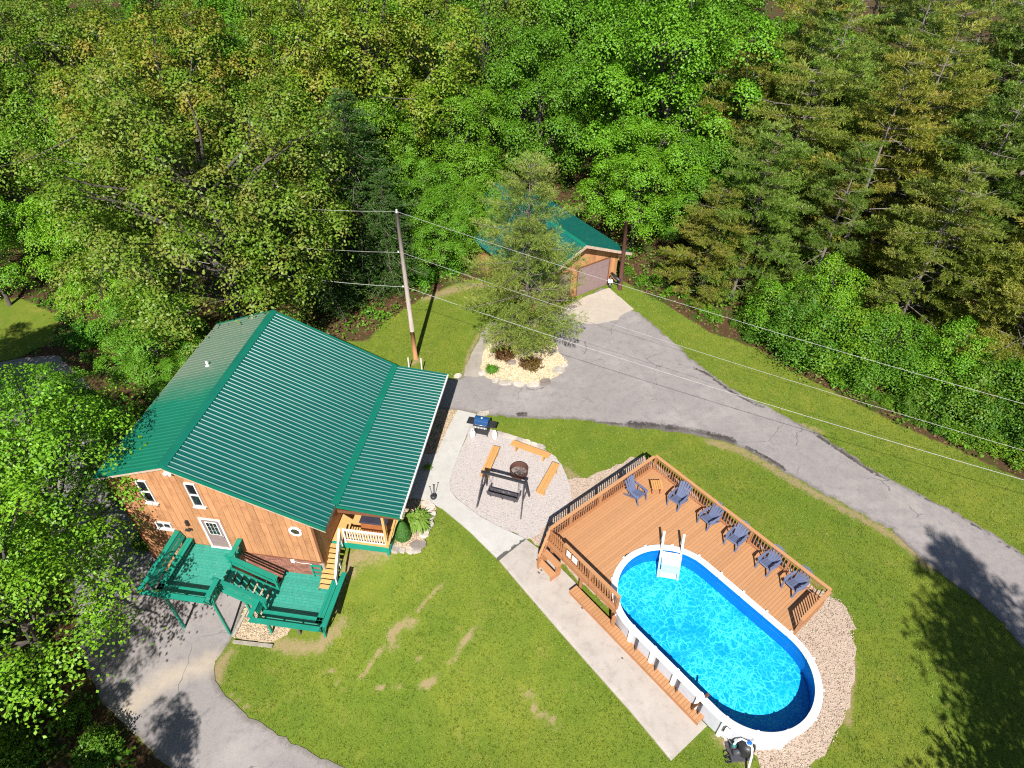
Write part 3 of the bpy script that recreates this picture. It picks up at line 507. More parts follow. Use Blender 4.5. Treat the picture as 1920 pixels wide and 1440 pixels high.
def undergrowth(n, seed):
    """ferns and seedlings in clumps on the wood floor"""
    r_ = np.random.default_rng(seed); q = r_.uniform((-40, 5), (40, 62), (n, 2)); x, y = q[:, 0], q[:, 1]
    k = ~inside(x, y, OUT['lawn']) & ~inside(x, y, OUT['leftlawn']) & ~inside(x, y, OUT['lower']) & (dseg(x, y, OUT['lower'], True) > .5)
    c = np.cos(.1332); s_ = np.sin(.1332); lx = (x+7.652)*c-(y-16.189)*s_; ly = (x+7.652)*s_+(y-16.189)*c; k &= ~((lx > -10) & (lx < 3) & (ly > -4) & (ly < 11))
    q = q[k]; m = len(q); K = 26; hh = r_.uniform(.15, .7, (m, 1, 1))*np.ones((m, K, 1)); c_ = np.concatenate([np.repeat(q[:, None], K, 1), H(q[:, 0], q[:, 1])[:, None, None]+np.zeros((m, K, 1))], 2)
    c_ = c_+r_.normal(0, .30, (m, K, 3))*np.array([1, 1, 0]); c_[..., 2:] += hh*r_.uniform(.1, 1, (m, K, 1)); c_ = c_.reshape(-1, 3); N = len(c_)
    nn = r_.normal(0, .5, (N, 3)); nn[:, 2] += 1; nn /= np.linalg.norm(nn, axis=1, keepdims=True); t_ = np.cross(nn, r_.normal(0, 1, (N, 3))); t_ /= np.linalg.norm(t_, axis=1, keepdims=True); b_ = np.cross(nn, t_); L = r_.uniform(.06, .14, (N, 1))
    V = np.stack([c_-t_*L, c_+b_*L*.55+nn*.01, c_+t_*L, c_-b_*L*.55+nn*.01], 1).reshape(-1, 3)
    return tag(link('undergrowth', mesh_np('undergrowth', V, np.arange(len(V)).reshape(-1, 4), M['lf_shrub'])), kind='stuff')
undergrowth(5200, 10)

# ---------------------------------------------------------------- the house
HA = 0.13322; HX, HY = -7.652, 16.189
def h2w(x, y, z=0.0): c, s = math.cos(-HA), math.sin(-HA); return (HX + x*c - y*s, HY + x*s + y*c, z)
house = thing('cabin_house', 'orange brown wooden cabin with green ribbed metal roof and covered side porch', 'house', (HX, HY, 0), -HA)
RX, RZ, LX, LZ, EZ, HL = -6.167, 5.98, -9.62, 4.72, 3.10, 10.645
def roof_z(x): return RZ-(x-RX)*(RZ-EZ)/(0-RX) if x > RX else RZ-(RX-x)*(RZ-LZ)/(RX-LX)
WF, WB, WL, WR = .35, 10.3, -9.47, -.78
body = [(WL, -3.0), (WR, -3.0), (WR, roof_z(WR)-.10), (RX, RZ-.10), (WL, roof_z(WL)-.10)]
MB().prism_y(body, WF+.03, WB).build('wall', M['siding'], house)
# siding boards of the gable front, in two lifts
bw = .298; nb = 29
for i in range(nb):
    x0 = WL+(WR-WL)*i/nb+.006; x1 = WL+(WR-WL)*(i+1)/nb-.006
    zb = -.05 if x0 > -4.7 else -2.9
    seam = 2.42 + (.0 if i < 14 else .0)
    t0, t1 = roof_z(x0)-.13, roof_z(x1)-.13
    MB().prism_y([(x0, zb), (x1, zb), (x1, min(seam, t1)-.006), (x0, min(seam, t0)-.006)], WF-.004, WF+.03).build('siding_board', M['siding'], house)
    if min(t0, t1) > seam+.05:
        ps = [(x0, seam+.006), (x1, seam+.006), (x1, t1), (x0, t0)]
        if x0 < RX < x1: ps = [(x0, seam+.006), (x1, seam+.006), (x1, t1), (RX, RZ-.13), (x0, t0)]
        MB().prism_y(ps, WF-.004-random.random()*.004, WF+.03).build('siding_board', M['siding'], house)
MB().box(WR-.10, WR+.02, WF-.03, WF+.09, -.05, roof_z(WR)-.16).build('corner_board', M['brown_trim'], house)
MB().box(WL-.02, WL+.10, WF-.03, WF+.09, -2.9, roof_z(WL)-.16).build('corner_board', M['brown_trim'], house)
MB().box(-4.7, WR, WF-.035, WF+.02, -.075, -.045).build('drip_ledge', M['brown_trim'], house)
# brickwork below
MB().box(-4.7, WR-.02, WF-.008, WF+.03, -3.0, -.078).build('mortar_bed', M['mortar'], house)
mb = MB()
for r_ in range(26):
    z = -2.62+r_*.098
    for k in range(18):
        x = -4.66+k*.215+(.107 if r_ % 2 else 0)
        if x+.2 < WR-.03: mb.box(x, x+.203, WF-.022-random.random()*.006, WF-.004, z, z+.086)
tag(mb.build('brick', M['brick'], house), kind='stuff')

def roof_panels(n, y0, y1, xa, za, xb, zb, mat, parent, ribs=4, lichen=False, name='roof_panel'):
    """standing ribs running from the high edge a to the low edge b; one part per sheet"""
    L = math.hypot(xb-xa, zb-za); ang = math.atan2(za-zb, xb-xa); pw_ = (y1-y0)/n
    def panel(lich):
        m = MB(); pts = []
        for k in range(ribs):
            c_ = pw_*(k+.5)/ribs
            pts += [(c_-.040, .0), (c_-.014, .027), (c_+.014, .027), (c_+.040, .0)]
        pts = [(0, 0)]+pts+[(pw_, 0)]; seg = 6
        vs = []; fs = []
        for s_ in range(seg+1):
            for yy, zz in pts: vs.append((L*s_/seg, yy, zz))
        q = len(pts)
        for s_ in range(seg):
            for k in range(q-1): fs.append((s_*q+k, (s_+1)*q+k, (s_+1)*q+k+1, s_*q+k+1))
        m.add(vs, fs); m.box(0, L, .002, pw_-.002, -.035, -.004)
        return m.mesh('roof_panel', mat)
    me = panel(None)
    for i in range(n):
        m_ = me
        if lichen:
            m_ = panel(None); A = np.array([v.co for v in m_.vertices]); yy = y0+pw_*i+A[:, 1]
            fattr(m_, 'lichen', np.clip((yy-4.2)/2.8, 0, 1)*np.clip((10.9-yy)/1.5+.5, 0, 1))
        if xb > xa: link(name, m_, parent, (xa, y0+pw_*i, za), (0, ang, 0))
        else: link(name, m_, parent, (xa, y0+pw_*(i+1), za), (0, math.atan2(za-zb, xa-xb), math.pi))
roof_panels(12, 0, HL, RX, RZ, 0, EZ, M['roof'], house)
# left slope: rotate by 180 about z, so lichen is measured backwards inside each sheet
def left_slope():
    L = math.hypot(RX-LX, RZ-LZ); ang = math.atan2(RZ-LZ, RX-LX); n = 12; pw_ = HL/n
    for i in range(n):
        m = MB(); pts = [(0, 0)]; 
        for k in range(4):
            c_ = pw_*(k+.5)/4; pts += [(c_-.040, .0), (c_-.018, .022), (c_+.018, .022), (c_+.040, .0)]
        pts.append((pw_, 0)); q = len(pts); vs = []; fs = []
        for s_ in range(7):
            for yy, zz in pts: vs.append((-L*s_/6, yy, zz))
        for s_ in range(6):
            for k in range(q-1): fs.append((s_*q+k, s_*q+k+1, (s_+1)*q+k+1, (s_+1)*q+k))
        m.add(vs, fs); m.box(-L, 0, .002, pw_-.002, -.035, -.004); me = m.mesh('roof_panel', M['lichen'])
        A = np.array([v.co for v in me.vertices]); yy = pw_*i+A[:, 1]; fattr(me, 'lichen', np.clip((yy-3.6)/3.2, 0, 1)*(.75+.25*(A[:, 0]/-L)))
        link('roof_panel', me, house, (RX, pw_*i, RZ), (0, -ang, 0))
left_slope()
aR = math.atan2(RZ-EZ, -RX); aL = math.atan2(RZ-LZ, RX-LX)
MB().prism_y([(RX-.20, RZ-.20*math.tan(aL)+.032), (RX, RZ+.045), (RX+.20, RZ-.20*math.tan(aR)+.032), (RX+.20, RZ-.20*math.tan(aR)+.044), (RX, RZ+.062), (RX-.20, RZ-.20*math.tan(aL)+.044)][::-1], -.03, HL+.03).build('ridge_cap', M['roof_trim'], house)
for y in (-.05, HL-.01):
    MB().prism_y([(RX, RZ-.16), (0.02, EZ-.16), (0.02, EZ+.035), (RX, RZ+.035)], y, y+.06).build('rake_trim', M['roof_trim'], house)
    MB().prism_y([(LX-.02, LZ-.10), (RX, RZ-.10), (RX, RZ+.03), (LX-.02, LZ+.03)], y, y+.06).build('rake_trim', M['roof_trim'] if y > 1 else M['roof_trim'], house)
MB().prism_y([(LX-.02, LZ-.22), (RX, RZ-.22), (RX, RZ-.10), (LX-.02, LZ-.10)], -.04, .0).build('rake_board', M['fascia'], house)
MB().prism_y([(RX, RZ-.24), (0, EZ-.24), (0, EZ-.16), (RX, RZ-.16)], -.04, .0).build('rake_board', M['fascia'], house)
MB().box(-.03, .0, .0, 1.23, EZ-.20, EZ-.02).build('eave_board', M['fascia'], house)
MB().box(LX-.03, LX, .0, HL, LZ-.18, LZ-.02).build('eave_board', M['fascia'], house)
# soffits closing the overhangs
MB().prism_y([(RX, RZ-.10), (0, EZ-.10), (0, EZ-.06), (RX, RZ-.06)][::-1], .0, WF+.03).build('soffit', M['fascia'], house)
MB().prism_y([(LX, LZ-.10), (RX, RZ-.10), (RX, RZ-.06), (LX, LZ-.06)][::-1], .0, WF+.03).build('soffit', M['fascia'], house)
MB().box(WR, -.0, WF, HL-.3, EZ-.14, EZ-.10).build('soffit', M['brown_trim'], house)
# porch roof
PZ = 2.84; PXE = 2.81
roof_panels(11, 1.23, HL, .02, EZ-.03, PXE, PZ, M['roof'], house)
MB().prism_y([(-.16, EZ+.11), (.0, EZ+.045), (.14, EZ+.008), (.14, EZ-.002), (-.16, EZ+.08)][::-1], 1.23, HL).build('flashing_strip', M['roof_trim'], house)
MB().box(PXE-.005, PXE+.075, 1.22, HL+.01, PZ-.13, PZ-.01).build('gutter', M['white_worn'], house, bevel=.012)
for y in (1.20, HL):
    MB().prism_y([(.02, EZ-.16), (PXE, PZ-.13), (PXE, PZ+.012), (.02, EZ-.005)], y, y+.035).build('rake_trim', M['roof_trim'], house)
MB().box(.0, PXE-.1, 1.27, 1.32, PZ-.30, PZ-.14).build('porch_beam', M['brown_trim'], house)
MB().box(1.82, 1.98, 1.3, HL-.1, PZ-.18, PZ-.02).build('porch_beam', M['yellow'], house)
# plumbing vent on the left slope
vx = -7.85; vz = roof_z(vx)
v_ = MB().lathe([(.11, -.02), (.11, .02), (.055, .05), (.05, .26), (.0, .26)], 12, (vx, 6.67, vz)).build('vent_pipe', M['white'], house)
# roof floods under the gable peak
fl_ = MB().box(-6.42, -6.22, .22, WF, 5.20, 5.32).build('flood_light', M['white'], house)
MB().lathe([(.06, 0), (.075, .12), (.0, .12)], 10, (-6.40, .20, 5.14)).build('lamp_head', M['white'], fl_)
MB().lathe([(.06, 0), (.075, .12), (.0, .12)], 10, (-6.20, .20, 5.14)).build('lamp_head', M['white'], fl_)

def window(x0, x1, z0, z1, rows=2, cols=1, fw_=.05):
    fr_ = MB()
    y0, y1 = WF-.075, WF-.002
    fr_.box(x0, x0+fw_, y0, y1, z0, z1).box(x1-fw_, x1, y0, y1, z0, z1).box(x0+fw_, x1-fw_, y0, y1, z0, z0+fw_).box(x0+fw_, x1-fw_, y0, y1, z1-fw_, z1)
    for r_ in range(1, rows): z = z0+(z1-z0)*r_/rows; fr_.box(x0+fw_, x1-fw_, y0+.01, y1, z-.035, z+.035)
    for c_ in range(1, cols): x = x0+(x1-x0)*c_/cols; fr_.box(x-.03, x+.03, y0+.012, y1, z0+fw_, z1-fw_)
    o = fr_.build('window', M['white'], house)
    for r_ in range(rows):
        for c_ in range(cols):
            xa = x0+(x1-x0)*c_/cols; xb = x0+(x1-x0)*(c_+1)/cols; za = z0+(z1-z0)*r_/rows; zb = z0+(z1-z0)*(r_+1)/rows
            MB().box(xa+.035, xb-.035, WF-.03, WF-.006, za+.035, zb-.035).build('pane', M['glass'], o)
    MB().box(x0-.05, x1+.05, WF-.12, WF-.003, z0-.06, z0).build('sill', M['white'], o)
    return o
window(-5.87, -5.40, 3.12, 4.62, 2, 1)
window(-8.10, -7.62, 2.96, 4.42, 2, 1)
window(-8.28, -7.55, 1.12, 1.55, 1, 2)
# octagon window
oc = MB(); cx_, cz_, r0, r1 = -1.62, 2.14, .21, .31; vs = []; fs = []
for k in range(8):
    a = math.pi/8+k*math.pi/4
    for rr, yy in ((r0, WF-.02), (r0, WF-.06), (r1, WF-.06), (r1, WF-.002)): vs.append((cx_+rr*math.cos(a), yy, cz_+rr*math.sin(a)))
for k in range(8):
    for j in range(3): fs.append((k*4+j, k*4+j+1, ((k+1) % 8)*4+j+1, ((k+1) % 8)*4+j))
oc.add(vs, fs); ow = oc.build('octagon_window', M['white'], house)
MB().prism_y([(cx_+r0*math.cos(math.pi/8+k*math.pi/4), cz_+r0*math.sin(math.pi/8+k*math.pi/4)) for k in range(8)], WF-.03, WF-.01).build('pane', M['octglass'], ow)
# door with nine lights
dr = MB().box(-5.93, -5.11, WF-.03, WF-.004, .18, 2.15).build('door', M['door'], house)
fr_ = MB(); fr_.box(-6.03, -5.93, WF-.05, WF-.003, .17, 2.17).box(-5.11, -5.02, WF-.05, WF-.003, .17, 2.17).box(-6.03, -5.02, WF-.05, WF-.003, 2.17, 2.25); fr_.build('door_frame', M['white_worn'], dr)
MB().box(-6.03, -5.02, WF-.10, WF-.004, .152, .17).build('threshold', M['white'], dr)
MB().box(-5.80, -5.24, WF-.045, WF-.031, 1.12, 2.02).build('light_frame', M['white'], dr)
for a in range(3):
    for b in range(3): MB().box(-5.755+a*.165, -5.755+a*.165+.14, WF-.055, WF-.046, 1.17+b*.275, 1.17+b*.275+.25).build('pane', M['glass'], dr)
MB().tube([(-5.18, WF-.04, 1.05), (-5.18, WF-.10, 1.05)], .03, 8).build('door_handle', M['steel'], dr)
# wall lantern and outside socket
wl = MB().box(-6.72, -6.60, WF-.12, WF-.004, 1.62, 1.92).build('wall_lantern', M['black'], house)
MB().box(-6.80, -6.58, WF-.22, WF-.121, 1.36, 1.44).build('lamp_shade', M['black'], wl)
MB().box(-2.32, -2.14, WF-.09, WF-.03, -.28, -.06).build('socket_box', M['white'], house, bevel=.015)
cb = MB().tube([(-2.14, WF-.05, -.20), (-1.9, WF-.05, -.27), (-1.6, WF-.05, -.24), (-1.35, WF-.05, -.26)], .012, 6); cb.build('cable', M['white'], house)

# porch floor, posts, railing
for i in range(22):
    y0 = 1.42+i*.40
    MB().box(-.74, 1.96, y0, y0+.392, .07, .12).build('porch_board', M['yellow'], house)
MB().box(-.74, 1.98, 1.36, 1.415, -.22, .118).build('rim_board', M['green_rail'], house)
MB().box(1.965, 2.02, 1.42, 10.2, -.22, .118).build('rim_board', M['green_rail'], house)
for x, y in ((1.90, 1.46), (1.90, 4.4), (1.90, 7.3), (1.90, 10.1)):
    MB().box(x-.06, x+.06, y-.06, y+.06, .12, PZ-.20).build('porch_post', M['yellow'], house); MB().beam((x+.06, y-.02, .35), (2.58, y-.02, PZ-.12), .09, .09).build('post_brace', M['yellow'], house)
MB().box(1.83, 1.97, 1.375, 1.43, -.45, .07).build('porch_post', M['green_rail'], house)
rl = MB().box(-.05, 1.87, 1.43, 1.52, 1.00, 1.04).box(-.05, 1.87, 1.455, 1.495, .24, .28).build('porch_railing', M['white_worn'], house)
for i in range(15):
    x = .05+i*.125; MB().box(x-.02, x+.02, 1.457, 1.493, .28, 1.00).build('baluster', M['white_worn'], rl)
MB().box(-.11, -.03, 1.40, 1.48, .0, 1.12).build('newel_post', M['white_worn'], rl)
ht = thing('hot_tub', 'dark covered hot tub in an orange wood cabinet under the porch roof', 'hot tub', h2w(1.13, 2.65, .12), -HA)
MB().box(-.62, .62, -.62, .62, 0, .78).build('cabinet', M['redwood'], ht, bevel=.02)
MB().box(-.66, .66, -.66, .66, .785, .87).build('cover', M['cover'], ht, bevel=.03)
# yellow steps from the porch down to the lower deck
st = thing('porch_steps', 'yellow wooden steps with open risers and white handrail from porch to lower green deck', 'steps', (HX, HY, 0), -HA)
for i in range(9):
    f = i/8; y = 1.27-f*1.52; z = .0-f*1.02
    MB().box(-.96+.04*f, -.33, y-.105, y+.085, z-.038, z).build('tread', M['yellow'], st)
for x in (-.93, -.36):
    MB().beam((x, 1.33, -.12), (x, -.36, -1.22), .04, .18).build('stringer', M['brown_trim'], st)
MB().beam((-.25, 1.45, 1.07), (.0, -.36, -.08), .09, .045).build('handrail', M['white'], st)
MB().beam((-.25, 1.45, .62), (.0, -.36, -.53), .03, .09).build('lower_rail', M['white_worn'], st)
for f in (0.04, .5, .97):
    x = -.25+.25*f; y = 1.45-1.81*f; z = 1.05-1.15*f; MB().box(x-.03, x+.03, y-.03, y+.03, z-1.12, z-.02).build('rail_post', M['white_worn'], st)

# ---------------------------------------------------------------- green decks
def green_deck(x0, x1, yb, yf, zf, name, label, legs, benches, rim_h=.26):
    d = thing(name, label, 'deck', (HX, HY, 0), -HA)
    n = max(1, int(round((yb-yf)/.14))); s_ = (yb-yf)/n
    for i in range(n): MB().box(x0, x1, yf+i*s_+.004, yf+(i+1)*s_-.004, zf-.035-random.random()*.003, zf).build('deck_board', M['green'], d)
    MB().box(x0-.03, x1+.03, yf-.06, yf-.002, zf-rim_h, zf-.002).build('rim_board', M['green_rail'], d)
    MB().box(x0-.05, x0-.002, yf, yb, zf-rim_h, zf-.002).build('rim_board', M['green_rail'], d)
    MB().box(x1+.002, x1+.05, yf, yb, zf-rim_h, zf-.002).build('rim_board', M['green_rail'], d)
    for k in range(3): y = yf+.3+k*(yb-yf-.4)/2; MB().box(x0, x1, y-.02, y+.02, zf-.24, zf-.037).build('joist', M['brown_trim'], d)
    for x, y, zg, mt in legs: MB().box(x-.05, x+.05, y-.05, y+.05, zg, zf-.04).build('leg', M[mt], d)
    return d
def bench_run(d, p0, p1, out, zf, flare=.42, seat=True, top_ext=(0, 0)):
    """built-in bench: seat plank, outward leaning back of two boards, wide cap; p0-p1 is the deck edge"""
    p0 = Vector((*p0, 0)); p1 = Vector((*p1, 0)); o_ = Vector((*out, 0)); dr_ = (p1-p0).normalized(); L = (p1-p0).length
    b = link('bench', None, d) if False else MB()
    def plank(off_in, off_out, z0, z1, e0=0, e1=0):
        a = p0-dr_*e0; c = p1+dr_*e1; m_ = MB(); q0 = o_*off_in; q1 = o_*off_out
        vs = [a+q0, c+q0, c+q1, a+q1]; vs = [(*v.xy, z0) for v in vs]+[(*v.xy, z1) for v in vs]
        m_.add(vs, [(0, 3, 2, 1), (4, 5, 6, 7), (0, 1, 5, 4), (1, 2, 6, 5), (2, 3, 7, 6), (3, 0, 4, 7)]); return m_
    ob = plank(flare-.02, flare+.20, zf+.87, zf+.91, top_ext[0], top_ext[1]).build('bench_cap', M['green_rail'], d)
    if seat:
        plank(-.26, -.13, zf+.40, zf+.44).build('seat_plank', M['green_rail'], d); plank(-.12, .02, zf+.40, zf+.44).build('seat_plank', M['green_rail'], d)
    for za, zb in ((.50, .66), (.70, .86)):
        f0 = .06+(flare-.06)*(za-.42)/.48; f1 = .06+(flare-.06)*(zb-.42)/.48; m_ = MB(); a, c = p0, p1
        vs = [(*(a+o_*f0).xy, zf+za), (*(c+o_*f0).xy, zf+za), (*(c+o_*f1).xy, zf+zb), (*(a+o_*f1).xy, zf+zb)]; t_ = o_*.035
        vs += [(v[0]+t_.x, v[1]+t_.y, v[2]-.01) for v in vs]
        m_.add(vs, [(0, 1, 2, 3), (7, 6, 5, 4), (0, 4, 5, 1), (1, 5, 6, 2), (2, 6, 7, 3), (3, 7, 4, 0)]); m_.build('back_board', M['green_rail'], d)
    n = max(2, int(round(L/.95)))
    for i in range(n+1):
        c = p0+dr_*(.05+(L-.1)*i/n)
        a_ = c+o_*.05; e_ = c+o_*(flare+.06)
        MB().beam((a_.x, a_.y, zf-.24), (e_.x, e_.y, zf+.87), .04, .09, (dr_.x, dr_.y, 0)).build('back_support', M['green_rail'], d)
        if seat:
            k_ = c-o_*.18; MB().box(k_.x-.03, k_.x+.03, k_.y-.03, k_.y+.03, zf, zf+.40).build('seat_leg', M['green_rail'], d)
    # slanted skirt board under the flare
    m_ = MB(); f0, f1 = .08, .30; vs = [(*(p0+o_*f0).xy, zf-.05), (*(p1+o_*f0).xy, zf-.05), (*(p1+o_*f1).xy, zf+.44), (*(p0+o_*f1).xy, zf+.44)]; t_ = o_*.03
    m_.add(vs+[(v[0]+t_.x, v[1]+t_.y, v[2]) for v in vs], [(0, 1, 2, 3), (7, 6, 5, 4), (0, 4, 5, 1), (1, 5, 6, 2), (2, 6, 7, 3), (3, 7, 4, 0)])
    return d
UZ = .15
ud = green_deck(-7.05, -4.72, .33, -2.25, UZ, 'upper_deck', 'upper green deck on tall posts with wide outward leaning bench rails by the door',
                [(-7.0, -2.2, -2.95, 'green_rail'), (-4.77, -2.2, -2.95, 'green_rail'), (-5.6, .1, -2.95, 'brown_trim'), (-6.95, .15, -2.95, 'green_rail')], None)
bench_run(ud, (-7.05, .30), (-7.05, -2.30), (-1, 0), UZ, .24, True, (0, .44))
bench_run(ud, (-7.05, -2.30), (-4.72, -2.30), (0, -1), UZ, .36, True, (.24, .2))
bench_run(ud, (-4.72, -1.72), (-4.72, -2.30), (1, 0), UZ, .16, False, (0, .3))
bench_run(ud, (-4.72, .30), (-4.72, -.62), (1, 0), UZ, .20, False)
LZD = -1.2
ld = green_deck(-2.80, -.12, .33, -2.10, LZD, 'lower_deck', 'lower green deck at the foot of the yellow steps with bench rails on two sides',
                [(-2.75, -2.05, -2.75, 'green_rail'), (-.17, -2.05, -2.3, 'green_rail'), (-1.4, -2.0, -2.6, 'grey_post'), (-2.7, .1, -2.8, 'grey_post')], None)
bench_run(ld, (-2.80, -2.13), (-.12, -2.13), (0, -1), LZD, .40, True, (.2, .2))
bench_run(ld, (-.12, -.05), (-.12, -2.13), (1, 0), LZD, .24, True, (.2, .35))
bench_run(ld, (-2.80, -1.50), (-2.80, -2.13), (-1, 0), LZD, .16, False, (0, .4))
for z0_ in (-1.18, -.85, -.52):
    pass
lt = MB().box(-1.42, -1.36, .24, .32, LZD, -.28).box(-.98, -.92, .24, .32, LZD, -.28).box(-1.36, -.98, .25, .31, -.36, -.28).box(-1.36, -.98, .25, .31, -.70, -.62).box(-1.36, -.98, .25, .31, -1.02, -.94)
lt.build('wall_ladder_rail', M['green_rail'], ld)
ds = thing('deck_stairs', 'green open stairs joining the upper deck to the lower deck', 'stairs', (HX, HY, 0), -HA)
for i in range(7):
    f = (i+.6)/7; x = -4.66+1.86*f; z = UZ-1.35*f
    MB().box(x-.13, x+.13, -1.62, -.68, z-.04, z).build('tread', M['green'], ds)
for y in (-1.66, -.64): MB().beam((-4.7, y, UZ-.08), (-2.78, y, LZD-.06), .05, .26).build('stringer', M['green_rail'], ds)
for y in (-1.72, -.58):
    MB().beam((-4.70, y, UZ+.90), (-2.62, y, LZD+.95), .16, .04).build('handrail', M['green_rail'], ds)
    MB().beam((-4.70, y, UZ+.66), (-2.70, y, LZD+.70), .035, .13).build('rail_board', M['green_rail'], ds)
    MB().beam((-4.70, y, UZ+.40), (-2.74, y, LZD+.42), .035, .13).build('rail_board', M['green_rail'], ds)
    MB().box(-2.82, -2.72, y-.05, y+.05, LZD-.3, LZD+.93).build('newel_post', M['green_rail'], ds)
MB().box(-3.75, -3.66, -1.70, -1.61, -2.7, -.65).build('leg', M['green_rail'], ds)
for i, (a, b) in enumerate((((-4.55, -2.35), (-4.30, -.45)), ((-4.45, -2.55), (-2.5, -2.62)))):
    za = h1(*h2w(*a)[:2])+.07; zb = h1(*h2w(*b)[:2])+.07
    tag(MB().beam(h2w(*a, za), h2w(*b, zb), .13, .13).build('landscape_timber', M['timber']), ('grey squared timber edging the gravel beside the tall deck post', 'grey squared timber along the grass in front of the lower deck')[i], 'timber', 'timbers edging the deck gravel')
for k_, (x, y) in enumerate(((-6.22, 30.15), (-5.41, 29.9))):
    tag(MB().box(x-.035, x+.035, y-.035, y+.035, h1(x, y)-.1, .85 if k_ == 0 else 1.0).build('white_post', M['white_worn']), ('short white post behind the porch roof nearer the utility pole foot', 'short white post behind the porch roof nearer the driveway')[k_], 'post', 'white posts behind the porch')

# ---------------------------------------------------------------- above-ground pool (local x = u along, local y = -v)
def dthing(name, label, cat, u, v, z, rot=0, group=None): return thing(name, label, cat, d2w(u, v, z), DA+rot, group)
PA, PBU, PV = 5.05, 9.09, 4.58
pool = dthing('swimming_pool', 'oval above ground pool with white rim and bright blue water', 'pool', (PA+PBU)/2, PV, 0)
HLF = (PBU-PA)/2
def stad(r, n=18):
    p = []
    for k in range(n+1): a = -math.pi/2+math.pi*k/n; p.append((HLF+r*math.cos(a), r*math.sin(a)))
    for k in range(n+1): a = math.pi/2+math.pi*k/n; p.append((-HLF+r*math.cos(a), r*math.sin(a)))
    return p
def ring(name, r0, z0, r1, z1, mat, parent, flip=False, smooth=True):
    a = stad(r0); b = stad(r1); n = len(a); m = MB()
    f = [(i, (i+1) % n, n+(i+1) % n, n+i) for i in range(n)]
    m.add([(*p, z0) for p in a]+[(*p, z1) for p in b], [t[::-1] for t in f] if flip else f, smooth); return m.build(name, mat, parent)
ring('liner_wall', 2.245, .40, 2.245, 1.36, M['liner_wall'], pool, True)
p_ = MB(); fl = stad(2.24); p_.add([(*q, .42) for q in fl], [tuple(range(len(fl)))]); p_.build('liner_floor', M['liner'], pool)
p_ = MB(); fl = stad(2.24); p_.add([(*q, 1.20) for q in fl], [tuple(range(len(fl)))]); p_.build('water', M['water'], pool)
# rim segments, wall panels, uprights
def path(r, t):
    """point and outward normal at arc position t (0..1) round the oval of radius r"""
    tot = 4*HLF+2*math.pi*r; s_ = (t % 1)*tot
    if s_ < 2*HLF: return (-HLF+s_, -r), (0, -1)
    s_ -= 2*HLF
    if s_ < math.pi*r: a = -math.pi/2+s_/r; return (HLF+r*math.cos(a), r*math.sin(a)), (math.cos(a), math.sin(a))
    s_ -= math.pi*r
    if s_ < 2*HLF: return (HLF-s_, r), (0, 1)
    s_ -= 2*HLF; a = math.pi/2+s_/r; return (-HLF+r*math.cos(a), r*math.sin(a)), (math.cos(a), math.sin(a))
NS = 20
for i in range(NS):
    t0 = i/NS+.0009; t1 = (i+1)/NS-.0009; K = 6
    prof = [(-.10, 1.335), (-.105, 1.385), (-.06, 1.402), (.12, 1.402), (.165, 1.38), (.165, 1.32)]
    vs = []; fs = []
    for k in range(K+1):
        p, n_ = path(2.27, t0+(t1-t0)*k/K)
        for o_, z in prof: vs.append((p[0]+n_[0]*o_, p[1]+n_[1]*o_, z))
    q = len(prof)
    for k in range(K):
        for j in range(q-1): fs.append((k*q+j, k*q+j+1, (k+1)*q+j+1, (k+1)*q+j))
    fs += [tuple(range(q)), tuple(reversed([K*q+j for j in range(q)]))]
    MB().add(vs, fs).build('rim_segment', M['poolwhite'], pool)
    vs = []; fs = []
    for k in range(K+1):
        p, n_ = path(2.27, t0+(t1-t0)*k/K); vs += [(p[0], p[1], .02), (p[0], p[1], 1.335)]
    for k in range(K): fs.append((k*2, k*2+2, k*2+3, k*2+1))
    MB().add(vs, fs, True).build('wall_panel', M['poolwall'], pool)
    p, n_ = path(2.27, i/NS); a = math.atan2(n_[1], n_[0]); ca, sa = math.cos(a), math.sin(a)
    def rot_(x, y): return (p[0]+x*ca-y*sa, p[1]+x*sa+y*ca)
    m_ = MB(); m_.prism([rot_(.005, -.085), rot_(.075, -.06), rot_(.075, .06), rot_(.005, .085)], 0, 1.318); m_.build('upright', M['poolwhite'], pool)
    m_ = MB(); m_.prism([rot_(-.115, -.05), rot_(.215, -.05), rot_(.215, .05), rot_(-.115, .05)], 1.39, 1.418); m_.build('joint_cap', M['poolwhite'], pool, bevel=.01)
MB().box(2.6, 2.85, -2.42, -2.30, .75, 1.15).build('skimmer_box', M['poolwhite'], pool)
for x in (-1.6, -.55, .5, 1.55): MB().box(x-.012, x+.012, -2.42, -2.28, .3, 1.32).build('dark_joint_strip', M['dkgrey'], pool)

# pool ladder: two white side rails over the rim and broad steps down into the water
la = math.atan2(2.77-PV, 3.53-PA)           # direction, in u,v, from the end centre to the ladder
lad = dthing('pool_ladder', 'white resin pool ladder with tall hand rails at the far end of the pool', 'ladder', PA+2.3*math.cos(la), PV+2.3*math.sin(la), 0, -la)
for s_ in (-1, 1):
    y = .42*s_
    MB().beam((.26, y, 1.38), (.20, y, 2.18), .10, .06).build('side_rail', M['poolwhite'], lad, bevel=.015)
    MB().beam((-.30, y, 1.30), (.21, y, 2.16), .09, .05).build('side_rail', M['poolwhite'], lad, bevel=.015)
    MB().beam((-.30, y, 1.32), (-.95, y, .45), .09, .06).build('side_rail', M['poolwhite'], lad)
for k in range(4): f = k/3; MB().box(-.62-.42*f, -.20-.42*f, -.37, .37, 1.27-.24*f, 1.31-.24*f).build('ladder_step', M['poolwhite'], lad)
MB().beam((-.26, 0, 1.285), (-.92, 0, .44), .70, .02).build('ladder_panel', M['poolwhite'], lad)

